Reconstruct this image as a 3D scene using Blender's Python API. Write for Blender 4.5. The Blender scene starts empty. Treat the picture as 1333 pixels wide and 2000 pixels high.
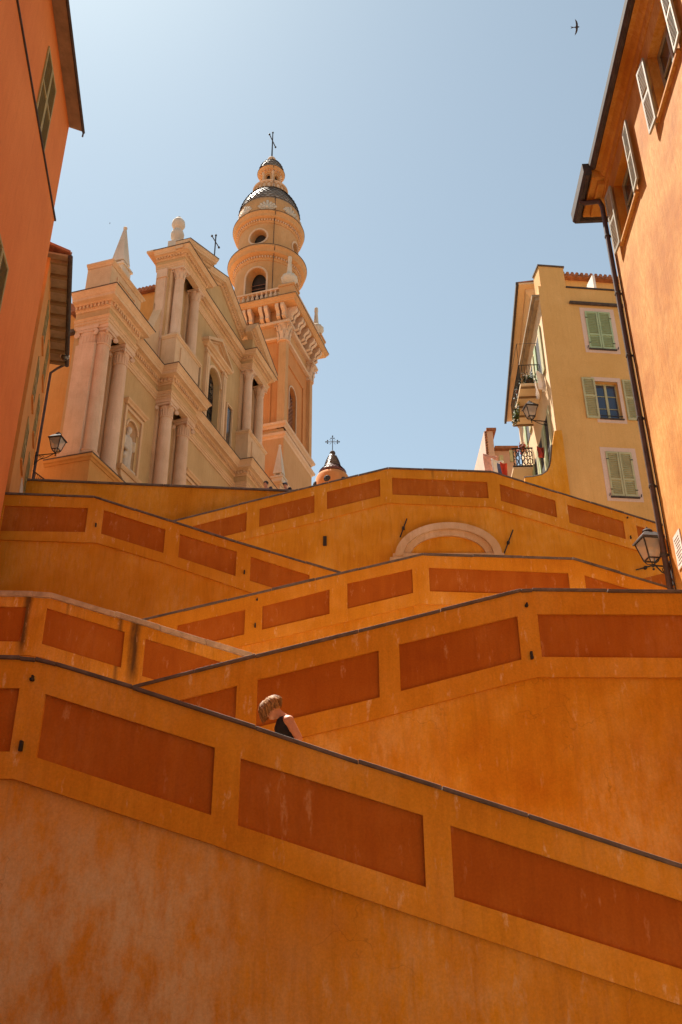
import bpy, bmesh, math, random
from mathutils import Vector, Matrix
R = math.radians
random.seed(7)
SC = bpy.context.scene
COL = SC.collection

# ------------------------------------------------------------------ camera
FPX, CX, CY = 1842.0, 666.5, 1000.0            # focal length and centre for a 1333 x 2000 frame
_up = Vector((647.0 - CX, CY + 2570.0, -FPX)).normalized()     # world up seen from the camera
_x = Vector((1, 0, 0)); _x = (_x - _up * _x.dot(_up)).normalized()
_y = _up.cross(_x)
RW = Matrix((_x, _y, _up))                     # camera -> world
EYE = Vector((0, 0, 1.6))
cam = bpy.data.cameras.new('camera'); cam_o = bpy.data.objects.new('camera', cam); COL.objects.link(cam_o)
cam.sensor_fit = 'VERTICAL'; cam.sensor_height = 36; cam.sensor_width = 24
cam.lens = FPX / 2000 * 36; cam.clip_end = 5000; cam.clip_start = .1
cam_o.matrix_world = Matrix.Translation(EYE) @ RW.to_4x4()
SC.camera = cam_o

# ------------------------------------------------------------------ sky, sun, exposure
SUN_AZ, SUN_EL = -35.0, 64.0                   # azimuth from +Y, positive to the right
w = bpy.data.worlds.new('World'); SC.world = w; w.use_nodes = True
nt = w.node_tree; nt.nodes.clear()
sky = nt.nodes.new('ShaderNodeTexSky'); sky.sky_type = 'NISHITA'; sky.sun_disc = False
sky.sun_elevation = R(SUN_EL); sky.sun_rotation = R(SUN_AZ)
sky.altitude = 0; sky.air_density = 1.0; sky.dust_density = 0.4; sky.ozone_density = 1.0
bg = nt.nodes.new('ShaderNodeBackground'); bg.inputs['Strength'].default_value = 0.0605
ow = nt.nodes.new('ShaderNodeOutputWorld')
hs = nt.nodes.new('ShaderNodeHueSaturation'); hs.inputs['Saturation'].default_value = .62; hs.inputs['Value'].default_value = 1.0
nt.links.new(sky.outputs[0], hs.inputs['Color']); tint = nt.nodes.new('ShaderNodeMix'); tint.data_type = 'RGBA'; tint.blend_type = 'MULTIPLY'; tint.inputs[0].default_value = 1; tint.inputs[7].default_value = (.84, .93, .87, 1)
nt.links.new(hs.outputs[0], tint.inputs[6]); nt.links.new(tint.outputs[2], bg.inputs[0]); nt.links.new(bg.outputs[0], ow.inputs[0])
sl = bpy.data.lights.new('sun', 'SUN'); sl.energy = 5.0; sl.angle = R(.55); sl.color = (1, .93, .82)
so = bpy.data.objects.new('sun', sl); COL.objects.link(so)
sdir = Vector((math.sin(R(SUN_AZ)) * math.cos(R(SUN_EL)), math.cos(R(SUN_AZ)) * math.cos(R(SUN_EL)), math.sin(R(SUN_EL))))
so.rotation_euler = sdir.to_track_quat('Z', 'Y').to_euler(); so.location = sdir * 90
vs = SC.view_settings; vs.view_transform = 'Standard'; vs.look = 'None'; vs.gamma = 1; vs.use_curve_mapping = False
vs.exposure = 1.58
SC.render.engine = 'CYCLES'
SC.cycles.max_bounces = 8; SC.cycles.diffuse_bounces = 6

# ------------------------------------------------------------------ pixel -> place helpers (surveying the photograph)
def ray(px, py): return RW @ Vector((px - CX, CY - py, -FPX))
def at(px, py, Y):
    d = ray(px, py); return EYE + d * (Y / d.y)
class Fr:
    """upright frame: local x runs along azimuth az, local y to its left, z up"""
    def __init__(s, O, az):
        s.O = Vector((O[0], O[1], 0)); s.az = az; a = R(az)
        s.d = Vector((math.sin(a), math.cos(a), 0)); s.n = Vector((-math.cos(a), math.sin(a), 0))
    def p(s, px, py, off=0.0):              # (x, z) on the plane local y = off
        d = ray(px, py); t = ((s.O + s.n * off - EYE).dot(s.n)) / d.dot(s.n); q = EYE + d * t
        return (q - s.O).dot(s.d), q.z
    def sd(s, px, py, x):                   # (y, z) on the plane local x = x
        d = ray(px, py); t = ((s.O + s.d * x - EYE).dot(s.d)) / d.dot(s.d); q = EYE + d * t
        return (q - s.O).dot(s.n), q.z
    def root(s, name, z=0.0):
        o = bpy.data.objects.new(name, None); COL.objects.link(o)
        o.location = (s.O.x, s.O.y, z); o.rotation_euler = (0, 0, R(90 - s.az)); o.empty_display_size = .2
        return o

# ------------------------------------------------------------------ materials
MATS = {}
def N(nt, typ, **kw):
    n = nt.nodes.new(typ)
    for k, v in kw.items():
        if k in n.inputs: n.inputs[k].default_value = v
        else: setattr(n, k, v)
    return n
def new_mat(name):
    m = bpy.data.materials.new(name); m.use_nodes = True; nt = m.node_tree
    b = nt.nodes['Principled BSDF']; MATS[name] = m
    return m, nt, b
def mixc(nt, fac, a, b, mode='MIX'):
    n = nt.nodes.new('ShaderNodeMix'); n.data_type = 'RGBA'; n.blend_type = mode
    for sock, v in ((n.inputs[0], fac), (n.inputs[6], a), (n.inputs[7], b)):
        if hasattr(v, 'is_linked') or isinstance(v, bpy.types.NodeSocket): nt.links.new(v, sock)
        elif isinstance(v, (tuple, list)): sock.default_value = (*v[:3], 1)
        else: sock.default_value = v
    return n.outputs[2]
def noise(nt, co, scale, detail=4, rough=.55, sx=1, sy=1, sz=1, loc=(0, 0, 0)):
    mp = N(nt, 'ShaderNodeMapping'); mp.inputs['Scale'].default_value = (sx, sy, sz); mp.inputs['Location'].default_value = loc
    nt.links.new(co, mp.inputs[0])
    n = N(nt, 'ShaderNodeTexNoise'); n.inputs['Scale'].default_value = scale; n.inputs['Detail'].default_value = detail
    n.inputs['Roughness'].default_value = rough; nt.links.new(mp.outputs[0], n.inputs['Vector'])
    return n.outputs['Fac']
def ramp(nt, v, lo, hi, a=0., b=1.):
    n = N(nt, 'ShaderNodeMapRange'); n.inputs[1].default_value = lo; n.inputs[2].default_value = hi
    n.inputs[3].default_value = a; n.inputs[4].default_value = b; nt.links.new(v, n.inputs[0]); return n.outputs[0]
def mul(nt, a, b, op='MULTIPLY'):
    n = N(nt, 'ShaderNodeMath'); n.operation = op
    for s, v in ((n.inputs[0], a), (n.inputs[1], b)):
        if isinstance(v, bpy.types.NodeSocket): nt.links.new(v, s)
        else: s.default_value = v
    return n.outputs[0]
def stucco(name, base, light, dark, pale=(.75, .5, .3), pale_amt=.0, pale_lo=.55, rough=.92, bump=.25, streak=.35, scuff=0.0, scale=1.0, off=0, zones=(), drips=(), crack=0.0, objvar=0.0):
    m, nt, b = new_mat(name)
    g = N(nt, 'ShaderNodeNewGeometry'); co = g.outputs['Position']
    big = noise(nt, co, .55 * scale, 3, .6, loc=(off, off, off))
    mid = noise(nt, co, 2.6 * scale, 4, .65, loc=(off + 5, 0, 0))
    st = noise(nt, co, 2.2 * scale, 3, .6, sx=2.2, sy=2.2, sz=.22, loc=(off, 9, 0))
    fine = noise(nt, co, 38, 2, .7)
    c = mixc(nt, ramp(nt, big, .32, .68), dark, light)
    c = mixc(nt, ramp(nt, mid, .35, .65, .0, .62), c, base)
    c = mixc(nt, ramp(nt, st, .42, .72, 0, streak), c, dark)
    st2 = noise(nt, co, 3.0 * scale, 3, .65, sx=4.5, sy=4.5, sz=.45, loc=(off + 4, 1, 6))       # fine run marks
    c = mixc(nt, ramp(nt, st2, .54, .78, 0, streak * .55), c, mixc(nt, .55, dark, (0, 0, 0)))
    c = mixc(nt, ramp(nt, st2, .46, .28, 0, .28), c, light)
    sub = noise(nt, co, 5.5 * scale, 4, .75, sx=1.6, sy=1.6, sz=.55, loc=(off, 2, 3))
    if pale_amt:
        pm = mul(nt, ramp(nt, big, pale_lo - .12, pale_lo + .16), ramp(nt, sub, .36, .66))
        c = mixc(nt, mul(nt, pm, pale_amt), c, pale)
    sx_ = None
    if zones or drips: sx_ = N(nt, 'ShaderNodeSeparateXYZ'); nt.links.new(co, sx_.inputs[0])
    def soft(v, a, b, e):      # 1 between a and b with soft ends of width e
        return mul(nt, ramp(nt, v, a - e, a + e), ramp(nt, v, b - e, b + e, 1, 0))
    wob = mul(nt, mul(nt, mul(nt, big, .5, 'SUBTRACT'), 2.2), mul(nt, mul(nt, sub, .5, 'SUBTRACT'), 1.2), 'ADD') if zones else None
    if zones: zn = noise(nt, co, 1.9, 5, .68, sx=1.3, sy=1.3, sz=.75, loc=(off + 1, 5, 2))
    for (xa, xb, za, zb, am) in zones:      # worn, bleached areas of the render, and bounce light painted pale on the second wall
        xv = mul(nt, sx_.outputs[0], wob, 'ADD'); zv = mul(nt, sx_.outputs[2], wob, 'ADD')
        zm = mul(nt, mul(nt, soft(xv, xa, xb, .5), soft(zv, za, zb, .45)), mul(nt, ramp(nt, zn, .38, .60, .05, 1.0), ramp(nt, sub, .36, .56, .45, 1.0)))
        c = mixc(nt, mul(nt, zm, am), c, pale)
    for (xd, wd_, zb_, am) in drips:        # dark water stains under coping joints
        xw = mul(nt, sx_.outputs[0], mul(nt, mul(nt, sub, .5, 'SUBTRACT'), wd_ * 1.6), 'ADD')
        dm = mul(nt, mul(nt, soft(xw, xd - wd_, xd + wd_, wd_ * .7), ramp(nt, sx_.outputs[2], zb_ - .1, zb_ + .35)), ramp(nt, st, .3, .5, .5, 1.0))
        c = mixc(nt, mul(nt, dm, am), c, (.03, .02, .014))
    if crack:
        wv = N(nt, 'ShaderNodeVectorMath'); wv.operation = 'MULTIPLY_ADD'; nz = N(nt, 'ShaderNodeTexNoise'); nz.inputs['Scale'].default_value = 2.5; nz.inputs['Detail'].default_value = 3; nt.links.new(co, nz.inputs['Vector'])
        nt.links.new(nz.outputs['Color'], wv.inputs[0]); wv.inputs[1].default_value = (.9, .9, .9); nt.links.new(co, wv.inputs[2])
        vo = N(nt, 'ShaderNodeTexVoronoi'); vo.feature = 'DISTANCE_TO_EDGE'; vo.inputs['Scale'].default_value = .75; nt.links.new(wv.outputs[0], vo.inputs['Vector'])
        cm_ = mul(nt, ramp(nt, vo.outputs['Distance'], .001, .006, 1, 0), ramp(nt, noise(nt, co, .8, 2, .5, loc=(31, 3, 8)), .52, .62))
        c = mixc(nt, mul(nt, cm_, crack), c, (.16, .05, .01))
    if scuff:
        sc = noise(nt, co, 3.1, 3, .5, sx=2.6, sy=2.6, sz=.7, loc=(off + 2, 7, 1)); sf = noise(nt, co, 26, 5, .7, sz=.4)
        sm = mul(nt, ramp(nt, sc, .61, .70), ramp(nt, sf, .44, .6))
        c = mixc(nt, mul(nt, sm, scuff), c, pale)
    c = mixc(nt, ramp(nt, fine, .3, .7, 0, .34), c, mixc(nt, .5, c, (.0, .0, .0)))
    if objvar:      # each piece was painted and faded on its own
        oi = N(nt, 'ShaderNodeObjectInfo'); c = mixc(nt, mul(nt, oi.outputs['Random'], objvar), c, mixc(nt, .55, c, dark))
    nt.links.new(c, b.inputs['Base Color']); b.inputs['Roughness'].default_value = rough
    b.inputs['Specular IOR Level'].default_value = .25
    bp = N(nt, 'ShaderNodeBump'); bp.inputs['Strength'].default_value = bump; bp.inputs['Distance'].default_value = .03
    h = mul(nt, mul(nt, fine, .25), mul(nt, mid, .75), 'ADD'); nt.links.new(h, bp.inputs['Height'])
    nt.links.new(bp.outputs[0], b.inputs['Normal'])
    return m
def plain(name, col, rough=.7, metal=0, vary=.25, scale=6., bump=.1, spec=.4):
    m, nt, b = new_mat(name)
    g = N(nt, 'ShaderNodeNewGeometry'); co = g.outputs['Position']
    n1 = noise(nt, co, scale, 3, .65); n2 = noise(nt, co, scale * 7, 3, .6)
    dk = tuple(v * (1 - vary) for v in col); lt = tuple(min(1, v * (1 + vary * .7)) for v in col)
    c = mixc(nt, ramp(nt, n1, .3, .7), dk, lt); c = mixc(nt, ramp(nt, n2, .3, .7, 0, vary), c, dk)
    nt.links.new(c, b.inputs['Base Color']); b.inputs['Roughness'].default_value = rough; b.inputs['Metallic'].default_value = metal
    b.inputs['Specular IOR Level'].default_value = spec
    if bump:
        bp = N(nt, 'ShaderNodeBump'); bp.inputs['Strength'].default_value = bump; bp.inputs['Distance'].default_value = .02
        nt.links.new(n2, bp.inputs['Height']); nt.links.new(bp.outputs[0], b.inputs['Normal'])
    return m
OCH = dict(base=(.68, .282, .014), light=(.77, .345, .024), dark=(.55, .195, .008))
stucco('ochre_front', **OCH, pale=(.70, .50, .27), pale_amt=.5, pale_lo=.54, scuff=.4, scale=.9, crack=.28, streak=.5, bump=.4, zones=[(-3.9, -1.2, .2, 3.2, .9), (-4.8, -2.6, .4, 3.5, .6), (-2.2, -.4, .2, 1.9, .6)])
stucco('ochre_second', (.72, .315, .016), (.83, .41, .032), (.58, .205, .008), pale=(.86, .58, .25), pale_amt=.55, pale_lo=.54, scuff=.4, off=3, streak=.5, bump=.35, crack=.3, zones=[(-.9, .9, 4.2, 4.95, .6), (3.6, 6.5, 2.5, 4.6, .3)])  # zones put bounce glow from ramp floor and right house into the colour
stucco('ochre', **OCH, pale=(.76, .45, .17), pale_amt=.45, pale_lo=.56, scuff=.35, off=3, streak=.5, bump=.35)
FRM = dict(base=(.68, .287, .017), light=(.76, .338, .028), dark=(.56, .205, .010), pale=(.80, .52, .26))
stucco('ochre_frame', **FRM, pale_amt=.3, pale_lo=.6, scuff=.7, off=11, streak=.45, bump=.35)
stucco('ochre_frame_stained', **FRM, pale_amt=.35, pale_lo=.56, scuff=.8, off=15, streak=.6, bump=.4, drips=[(-6.62, .07, 7.9, .8), (-4.27, .09, 7.3, .85), (-5.75, .03, 8.7, .5), (-3.1, .05, 8.0, .5), (-4.6, .04, 7.0, .6)])
stucco('ochre_frame_top', **FRM, pale_amt=.3, pale_lo=.58, scuff=.7, off=31, streak=.45, bump=.35, drips=[(-2.75, .06, 16.45, .75), (3.2, .04, 17.2, .4), (-.3, .03, 16.9, .4)])
stucco('panel_red', (.45, .122, .008), (.52, .16, .012), (.35, .08, .005), pale=(.66, .34, .14), pale_amt=.2, pale_lo=.57, scuff=.55, streak=.42, off=21, bump=.35, objvar=.35)
stucco('left_orange', (.72, .195, .035), (.77, .22, .045), (.64, .155, .026), streak=.3, scale=.6, bump=.2)
stucco('alley_orange', (.62, .26, .06), (.66, .29, .08), (.54, .2, .045), streak=.4)
stucco('right_orange', (.52, .20, .018), (.60, .262, .038), (.42, .145, .013), pale=(.70, .41, .12), pale_amt=.7, pale_lo=.5, streak=.5, bump=.5, scale=1.3)
stucco('yellow', (.73, .40, .13), (.77, .43, .15), (.66, .35, .10), streak=.3, bump=.15)
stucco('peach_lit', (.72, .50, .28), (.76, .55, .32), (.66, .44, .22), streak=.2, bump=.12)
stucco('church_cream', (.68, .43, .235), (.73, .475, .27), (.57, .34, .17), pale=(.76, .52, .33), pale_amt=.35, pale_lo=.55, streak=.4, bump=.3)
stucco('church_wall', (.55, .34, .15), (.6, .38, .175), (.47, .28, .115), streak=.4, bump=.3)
stucco('church_pink', (.70, .46, .30), (.76, .52, .35), (.59, .365, .22), streak=.35, bump=.3)
stucco('church_orange', (.62, .29, .075), (.66, .32, .09), (.55, .235, .055), streak=.35)
stucco('tower_orange', (.57, .285, .115), (.62, .325, .14), (.49, .23, .08), streak=.4)
stucco('tower_deep', (.57, .22, .066), (.61, .25, .08), (.5, .175, .046), streak=.4)
stucco('tower_trim', (.66, .42, .27), (.72, .48, .32), (.56, .34, .19), streak=.4)
stucco('pale_stone', (.62, .50, .38), (.68, .56, .44), (.5, .39, .28), streak=.3)
stucco('arch_stone', (.62, .40, .22), (.7, .48, .3), (.5, .29, .13), pale=(.75, .58, .42), pale_amt=.5, pale_lo=.5, streak=.4, bump=.4)
stucco('window_trim', (.72, .50, .38), (.75, .53, .41), (.66, .45, .33), streak=.15, bump=.08)
stucco('paving', (.62, .52, .39), (.68, .58, .45), (.53, .43, .31), streak=0)
stucco('street_paving', (.24, .20, .16), (.28, .235, .19), (.19, .155, .12), streak=0)
plain('coping_dark', (.14, .105, .088), .8, vary=.45, scale=4, bump=.3)
plain('coping_pale', (.50, .36, .23), .9, vary=.3, scale=5, bump=.35)
plain('ledge_stain', (.13, .085, .055), .95, vary=.5, scale=3)
plain('iron', (.03, .026, .024), .75, metal=.1, vary=.4, spec=.4)
plain('rust_pipe', (.085, .045, .032), .6, vary=.5, scale=2.5, spec=.4)
plain('gutter', (.075, .056, .046), .85, vary=.4, spec=.2)
plain('wood_soffit', (.30, .2, .11), .85, vary=.3, scale=2)
plain('wood_beam', (.22, .125, .05), .85, vary=.3, scale=3)
plain('roof_tile', (.34, .135, .065), .9, vary=.5, scale=5)
plain('shutter_green', (.36, .43, .23), .65, vary=.12, scale=3)
plain('shutter_sage', (.44, .40, .21), .65, vary=.15, scale=3)
plain('shutter_grey', (.32, .27, .175), .6, vary=.2, scale=6)
plain('shutter_olive', (.36, .25, .075), .7, vary=.2, scale=4)
plain('window_frame_paint', (.5, .45, .32), .6)
plain('reveal_orange', (.6, .26, .08), .9)
plain('dark_inside', (.035, .025, .02), .9)
plain('lattice', (.30, .13, .07), .8)
plain('lattice_back', (.10, .035, .02), .9)
plain('leaf', (.035, .05, .018), .7, vary=.5, scale=20)
plain('leaf_light', (.16, .22, .05), .7, vary=.4, scale=20)
plain('flower_red', (.5, .06, .03), .7)
plain('cloth_black', (.014, .012, .013), .9, vary=.3, scale=20)
plain('cloth_dark', (.06, .055, .07), .9)
plain('cloth_white', (.72, .66, .6), .9, vary=.08)
plain('cloth_red', (.55, .05, .02), .9)
plain('cloth_pink', (.6, .3, .24), .9)
plain('cloth_blue', (.08, .12, .22), .9)
plain('skin', (.52, .235, .13), .55, vary=.12, scale=14, bump=.05)
plain('hair_dark', (.04, .024, .016), .5, vary=.4, scale=30, bump=0)
plain('plastic_white', (.62, .56, .48), .5, vary=.1)
plain('feather', (.035, .03, .03), .8)
plain('sign_white', (.66, .55, .47), .7, vary=.2, scale=9)
plain('far_pink', (.62, .4, .29), .9, vary=.15, scale=1)
def glass(name, col, rough=.08):
    m, nt, b = new_mat(name); b.inputs['Base Color'].default_value = (*col, 1); b.inputs['Roughness'].default_value = rough
    b.inputs['Specular IOR Level'].default_value = .8; return m
glass('glass_blue', (.035, .05, .085)); glass('glass_dark', (.05, .04, .032), .15)
def lamp_glass():
    m, nt, b = new_mat('lamp_glass'); b.inputs['Base Color'].default_value = (.62, .5, .38, 1); b.inputs['Roughness'].default_value = .35
    b.inputs['Alpha'].default_value = .5; b.inputs['Specular IOR Level'].default_value = .6
lamp_glass()
def scale_tile(name, a, bb, rough):
    m, nt, b = new_mat(name); oi = N(nt, 'ShaderNodeNewGeometry')
    wn = N(nt, 'ShaderNodeTexWhiteNoise'); wn.noise_dimensions = '1D'; nt.links.new(oi.outputs['Random Per Island'], wn.inputs['W'])
    c = mixc(nt, wn.outputs['Value'], a, bb); nt.links.new(c, b.inputs['Base Color']); b.inputs['Roughness'].default_value = rough
    b.inputs['Specular IOR Level'].default_value = .6
scale_tile('hair_brown', (.11, .048, .014), (.46, .235, .085), .65); MATS['hair_brown'].node_tree.nodes['Principled BSDF'].inputs['Specular IOR Level'].default_value = .2
scale_tile('dome_tile', (.19, .14, .105), (.36, .27, .2), .48)
scale_tile('cupola_tile', (.16, .10, .06), (.36, .25, .16), .3)
scale_tile('cupola_red', (.16, .05, .03), (.22, .075, .045), .4)

# ------------------------------------------------------------------ mesh builder
class MB:
    def __init__(s): s.v = []; s.f = []
    def add(s, vs, fs):
        b = len(s.v); s.v += [tuple(p) for p in vs]; s.f += [tuple(b + i for i in f) for f in fs]; return s
    def box(s, x0, x1, y0, y1, z0, z1):
        return s.add([(x0, y0, z0), (x1, y0, z0), (x1, y1, z0), (x0, y1, z0), (x0, y0, z1), (x1, y0, z1), (x1, y1, z1), (x0, y1, z1)],
                     [(3, 2, 1, 0), (4, 5, 6, 7), (0, 1, 5, 4), (1, 2, 6, 5), (2, 3, 7, 6), (3, 0, 4, 7)])
    def hexa(s, p):      # 8 corners: bottom ring, top ring
        return s.add(p, [(3, 2, 1, 0), (4, 5, 6, 7), (0, 1, 5, 4), (1, 2, 6, 5), (2, 3, 7, 6), (3, 0, 4, 7)])
    def bar(s, a, b, wx, wz=None, up=(0, 0, 1)):
        a = Vector(a); b = Vector(b); d = (b - a).normalized(); u = Vector(up)
        if abs(d.dot(u)) > .95: u = Vector((0, 1, 0))
        sx = d.cross(u).normalized(); sz = sx.cross(d); wz = wz or wx; hx = sx * wx / 2; hz = sz * wz / 2
        return s.hexa([a - hx - hz, a + hx - hz, b + hx - hz, b - hx - hz, a - hx + hz, a + hx + hz, b + hx + hz, b - hx + hz])
    def prism(s, poly, f, d0, d1):     # poly of (a,b), f(a,b,d)->3d
        n = len(poly)
        s.add([f(a, b, d0) for a, b in poly] + [f(a, b, d1) for a, b in poly],
              [tuple(range(n))[::-1], tuple(range(n, 2 * n))] + [(i, (i + 1) % n, n + (i + 1) % n, n + i) for i in range(n)])
        return s
    def tube(s, pts, r, n=8, cap=True):
        pts = [Vector(p) for p in pts]; rr = r if isinstance(r, (list, tuple)) else [r] * len(pts); vs = []; prev = None
        for i, p in enumerate(pts):
            d = (pts[min(i + 1, len(pts) - 1)] - pts[max(i - 1, 0)]).normalized()
            u = Vector((0, 0, 1)) if abs(d.z) < .95 else Vector((0, 1, 0))
            if prev is not None and abs(prev.dot(d)) < .95: u = prev
            x = d.cross(u).normalized(); y = x.cross(d); prev = y
            vs += [p + (x * math.cos(2 * math.pi * k / n) + y * math.sin(2 * math.pi * k / n)) * rr[i] for k in range(n)]
        fs = [(i * n + k, i * n + (k + 1) % n, (i + 1) * n + (k + 1) % n, (i + 1) * n + k) for i in range(len(pts) - 1) for k in range(n)]
        if cap: fs += [tuple(range(n))[::-1], tuple(range((len(pts) - 1) * n, len(pts) * n))]
        return s.add(vs, fs)
    def lathe(s, prof, n=24, c=(0, 0, 0), flute=None):
        vs = []; fs = []
        for r, z in prof:
            for k in range(n):
                a = 2 * math.pi * k / n; q = r * (1 + (flute[1] * math.cos(a * flute[0]) if flute else 0))
                vs.append((c[0] + q * math.cos(a), c[1] + q * math.sin(a), c[2] + z))
        for i in range(len(prof) - 1):
            for k in range(n): fs.append((i * n + k, i * n + (k + 1) % n, (i + 1) * n + (k + 1) % n, (i + 1) * n + k))
        if prof[0][0] > 1e-4: fs.append(tuple(range(n))[::-1])
        if prof[-1][0] > 1e-4: fs.append(tuple(range((len(prof) - 1) * n, len(prof) * n)))
        return s.add(vs, fs)
    def ball(s, c, r, n=12, sc=(1, 1, 1)):
        m = n // 2; vs = []; fs = []
        for i in range(m + 1):
            t = math.pi * i / m
            for k in range(n):
                a = 2 * math.pi * k / n
                vs.append((c[0] + r * sc[0] * math.sin(t) * math.cos(a), c[1] + r * sc[1] * math.sin(t) * math.sin(a), c[2] - r * sc[2] * math.cos(t)))
        for i in range(m):
            for k in range(n): fs.append((i * n + k, i * n + (k + 1) % n, (i + 1) * n + (k + 1) % n, (i + 1) * n + k))
        return s.add(vs, fs)
    def capsule(s, a, b, ra, rb, n=12):
        a = Vector(a); b = Vector(b); d = b - a; L = d.length; d.normalize()
        pts = []; rs = []
        for t in (-90, -60, -30, 0): pts.append(a + d * ra * math.sin(R(t))); rs.append(max(ra * math.cos(R(t)), .001))
        for t in (0, 30, 60, 90): pts.append(b + d * rb * math.sin(R(t))); rs.append(max(rb * math.cos(R(t)), .001))
        return s.tube(pts, rs, n)
    def sweep(s, path, prof, closed=False, end=True):
        """path of plan points (x,y); prof of (out,z); outward lies to the RIGHT of travel"""
        P = [Vector(p) for p in path]; n = len(P); m = len(prof); nr = []
        for i in range(n):
            dirs = []
            if closed or i > 0: dirs.append((P[i] - P[i - 1]).normalized())
            if closed or i < n - 1: dirs.append((P[(i + 1) % n] - P[i]).normalized())
            ns = [Vector((d.y, -d.x)) for d in dirs]
            if len(ns) == 1: nr.append(ns[0])
            else:
                b = ns[0] + ns[1]; nr.append(b / max(.2, (1 + ns[0].dot(ns[1]))))
        vs = [(P[i].x + nr[i].x * o, P[i].y + nr[i].y * o, z) for i in range(n) for o, z in prof]
        fs = []
        for i in range(n if closed else n - 1):
            j = (i + 1) % n
            for k in range(m - 1): fs.append((i * m + k, j * m + k, j * m + k + 1, i * m + k + 1))
        if end and not closed: fs += [tuple(range(m)), tuple(range((n - 1) * m, n * m))[::-1]]
        return s.add(vs, fs)
    def xform(s, f): s.v = [tuple(f(*p)) for p in s.v]; return s
    def mesh(s, name, smooth=False, merge=False):
        me = bpy.data.meshes.new(name); me.from_pydata(s.v, [], s.f)
        bm = bmesh.new(); bm.from_mesh(me)
        if merge: bmesh.ops.remove_doubles(bm, verts=bm.verts, dist=1e-4)
        bmesh.ops.recalc_face_normals(bm, faces=bm.faces); bm.to_mesh(me); bm.free()
        if smooth:
            me.polygons.foreach_set('use_smooth', [True] * len(me.polygons))
            try: me.set_sharp_from_angle(angle=R(38))
            except Exception: pass
        me.update(); return me
    def build(s, name, mat, parent=None, smooth=False, bevel=0, merge=False, loc=None, rz=None):
        o = put(name, s.mesh(name, smooth, merge), mat, parent, loc, rz)
        if bevel:
            md = o.modifiers.new('bevel', 'BEVEL'); md.width = bevel; md.segments = 2; md.limit_method = 'ANGLE'; md.angle_limit = R(40)
        return o
def put(name, me, mat, parent=None, loc=None, rz=None):
    o = bpy.data.objects.new(name, me); COL.objects.link(o)
    if mat and not len(me.materials): me.materials.append(MATS[mat])
    if parent: o.parent = parent
    if loc is not None: o.location = loc
    if rz is not None: o.rotation_euler = (0, 0, rz)
    return o
def tag(o, label, cat, group=None):
    o['label'] = label; o['category'] = cat
    if group: o['group'] = group
    return o
def struct(o): o['kind'] = 'structure'; return o
def empty(name, loc, rz=0):
    o = bpy.data.objects.new(name, None); COL.objects.link(o); o.location = loc; o.rotation_euler = (0, 0, rz); o.empty_display_size = .2; return o
def holed(mb, s0, s1, z0, z1, hole, depth, f, rings=2, n=28):
    """rectangle s0..s1 x z0..z1 with a star-shaped hole (list of (s,z) ccw); f(s,z,d)->3d; reveal of given depth"""
    cs = sum(p[0] for p in hole) / len(hole); cz = sum(p[1] for p in hole) / len(hole)
    def hit(a):
        dx, dz = math.cos(a), math.sin(a); t = 1e9
        if dx > 1e-9: t = min(t, (s1 - cs) / dx)
        if dx < -1e-9: t = min(t, (s0 - cs) / dx)
        if dz > 1e-9: t = min(t, (z1 - cz) / dz)
        if dz < -1e-9: t = min(t, (z0 - cz) / dz)
        return cs + dx * t, cz + dz * t
    H = [(math.atan2(p[1] - cz, p[0] - cs), p) for p in hole]
    for c in ((s0, z0), (s1, z0), (s1, z1), (s0, z1)):
        a = math.atan2(c[1] - cz, c[0] - cs)
        # hole boundary in that direction
        best = None
        for i in range(len(hole)):
            p, q = hole[i], hole[(i + 1) % len(hole)]
            dx, dz = math.cos(a), math.sin(a); ex, ez = q[0] - p[0], q[1] - p[1]
            den = dx * ez - dz * ex
            if abs(den) < 1e-12: continue
            t = ((p[0] - cs) * ez - (p[1] - cz) * ex) / den; u = ((p[0] - cs) * dz - (p[1] - cz) * dx) / den
            if t > 0 and -1e-6 <= u <= 1 + 1e-6: best = (cs + dx * t, cz + dz * t)
        if best: H.append((a, best))
    H.sort(key=lambda t: t[0])
    K = len(H); vs = []; fs = []
    for r in range(rings + 1):
        t = r / rings
        for a, p in H:
            q = hit(a); vs.append(f(p[0] + (q[0] - p[0]) * t, p[1] + (q[1] - p[1]) * t, 0))
    for r in range(rings):
        for i in range(K): fs.append((r * K + i, r * K + (i + 1) % K, (r + 1) * K + (i + 1) % K, (r + 1) * K + i))
    b = len(vs)
    for a, p in H: vs.append(f(p[0], p[1], depth))
    for i in range(K): fs.append((i, (i + 1) % K, b + (i + 1) % K, b + i))
    mb.add(vs, fs); return mb
def archpts(cs, hw, zb, zs, n=14, rise=None):
    """arched outline: springing at zs, half width hw"""
    rise = rise or hw
    return [(cs - hw, zb), (cs, zb), (cs + hw, zb), (cs + hw, (zb + zs) / 2)] + [(cs + hw * math.cos(math.pi * k / n), zs + rise * math.sin(math.pi * k / n)) for k in range(n + 1)] + [(cs - hw, (zb + zs) / 2)]
def circ(cs, cz, r, n=24): return [(cs + r * math.cos(2 * math.pi * k / n), cz + r * math.sin(2 * math.pi * k / n)) for k in range(n)]
def ring(mb, inner, outer, f, d0, d1):
    n = len(inner)
    vs = [f(*p, d0) for p in inner] + [f(*p, d0) for p in outer] + [f(*p, d1) for p in inner] + [f(*p, d1) for p in outer]
    fs = []
    for i in range(n - 1):
        j = i + 1
        fs += [(i, j, n + j, n + i), (2 * n + i, 2 * n + j, 3 * n + j, 3 * n + i), (i, j, 2 * n + j, 2 * n + i), (n + i, n + j, 3 * n + j, 3 * n + i)]
    fs += [(0, n, 3 * n, 2 * n), (n - 1, 2 * n - 1, 4 * n - 1, 3 * n - 1)]
    mb.add(vs, fs); return mb
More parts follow.
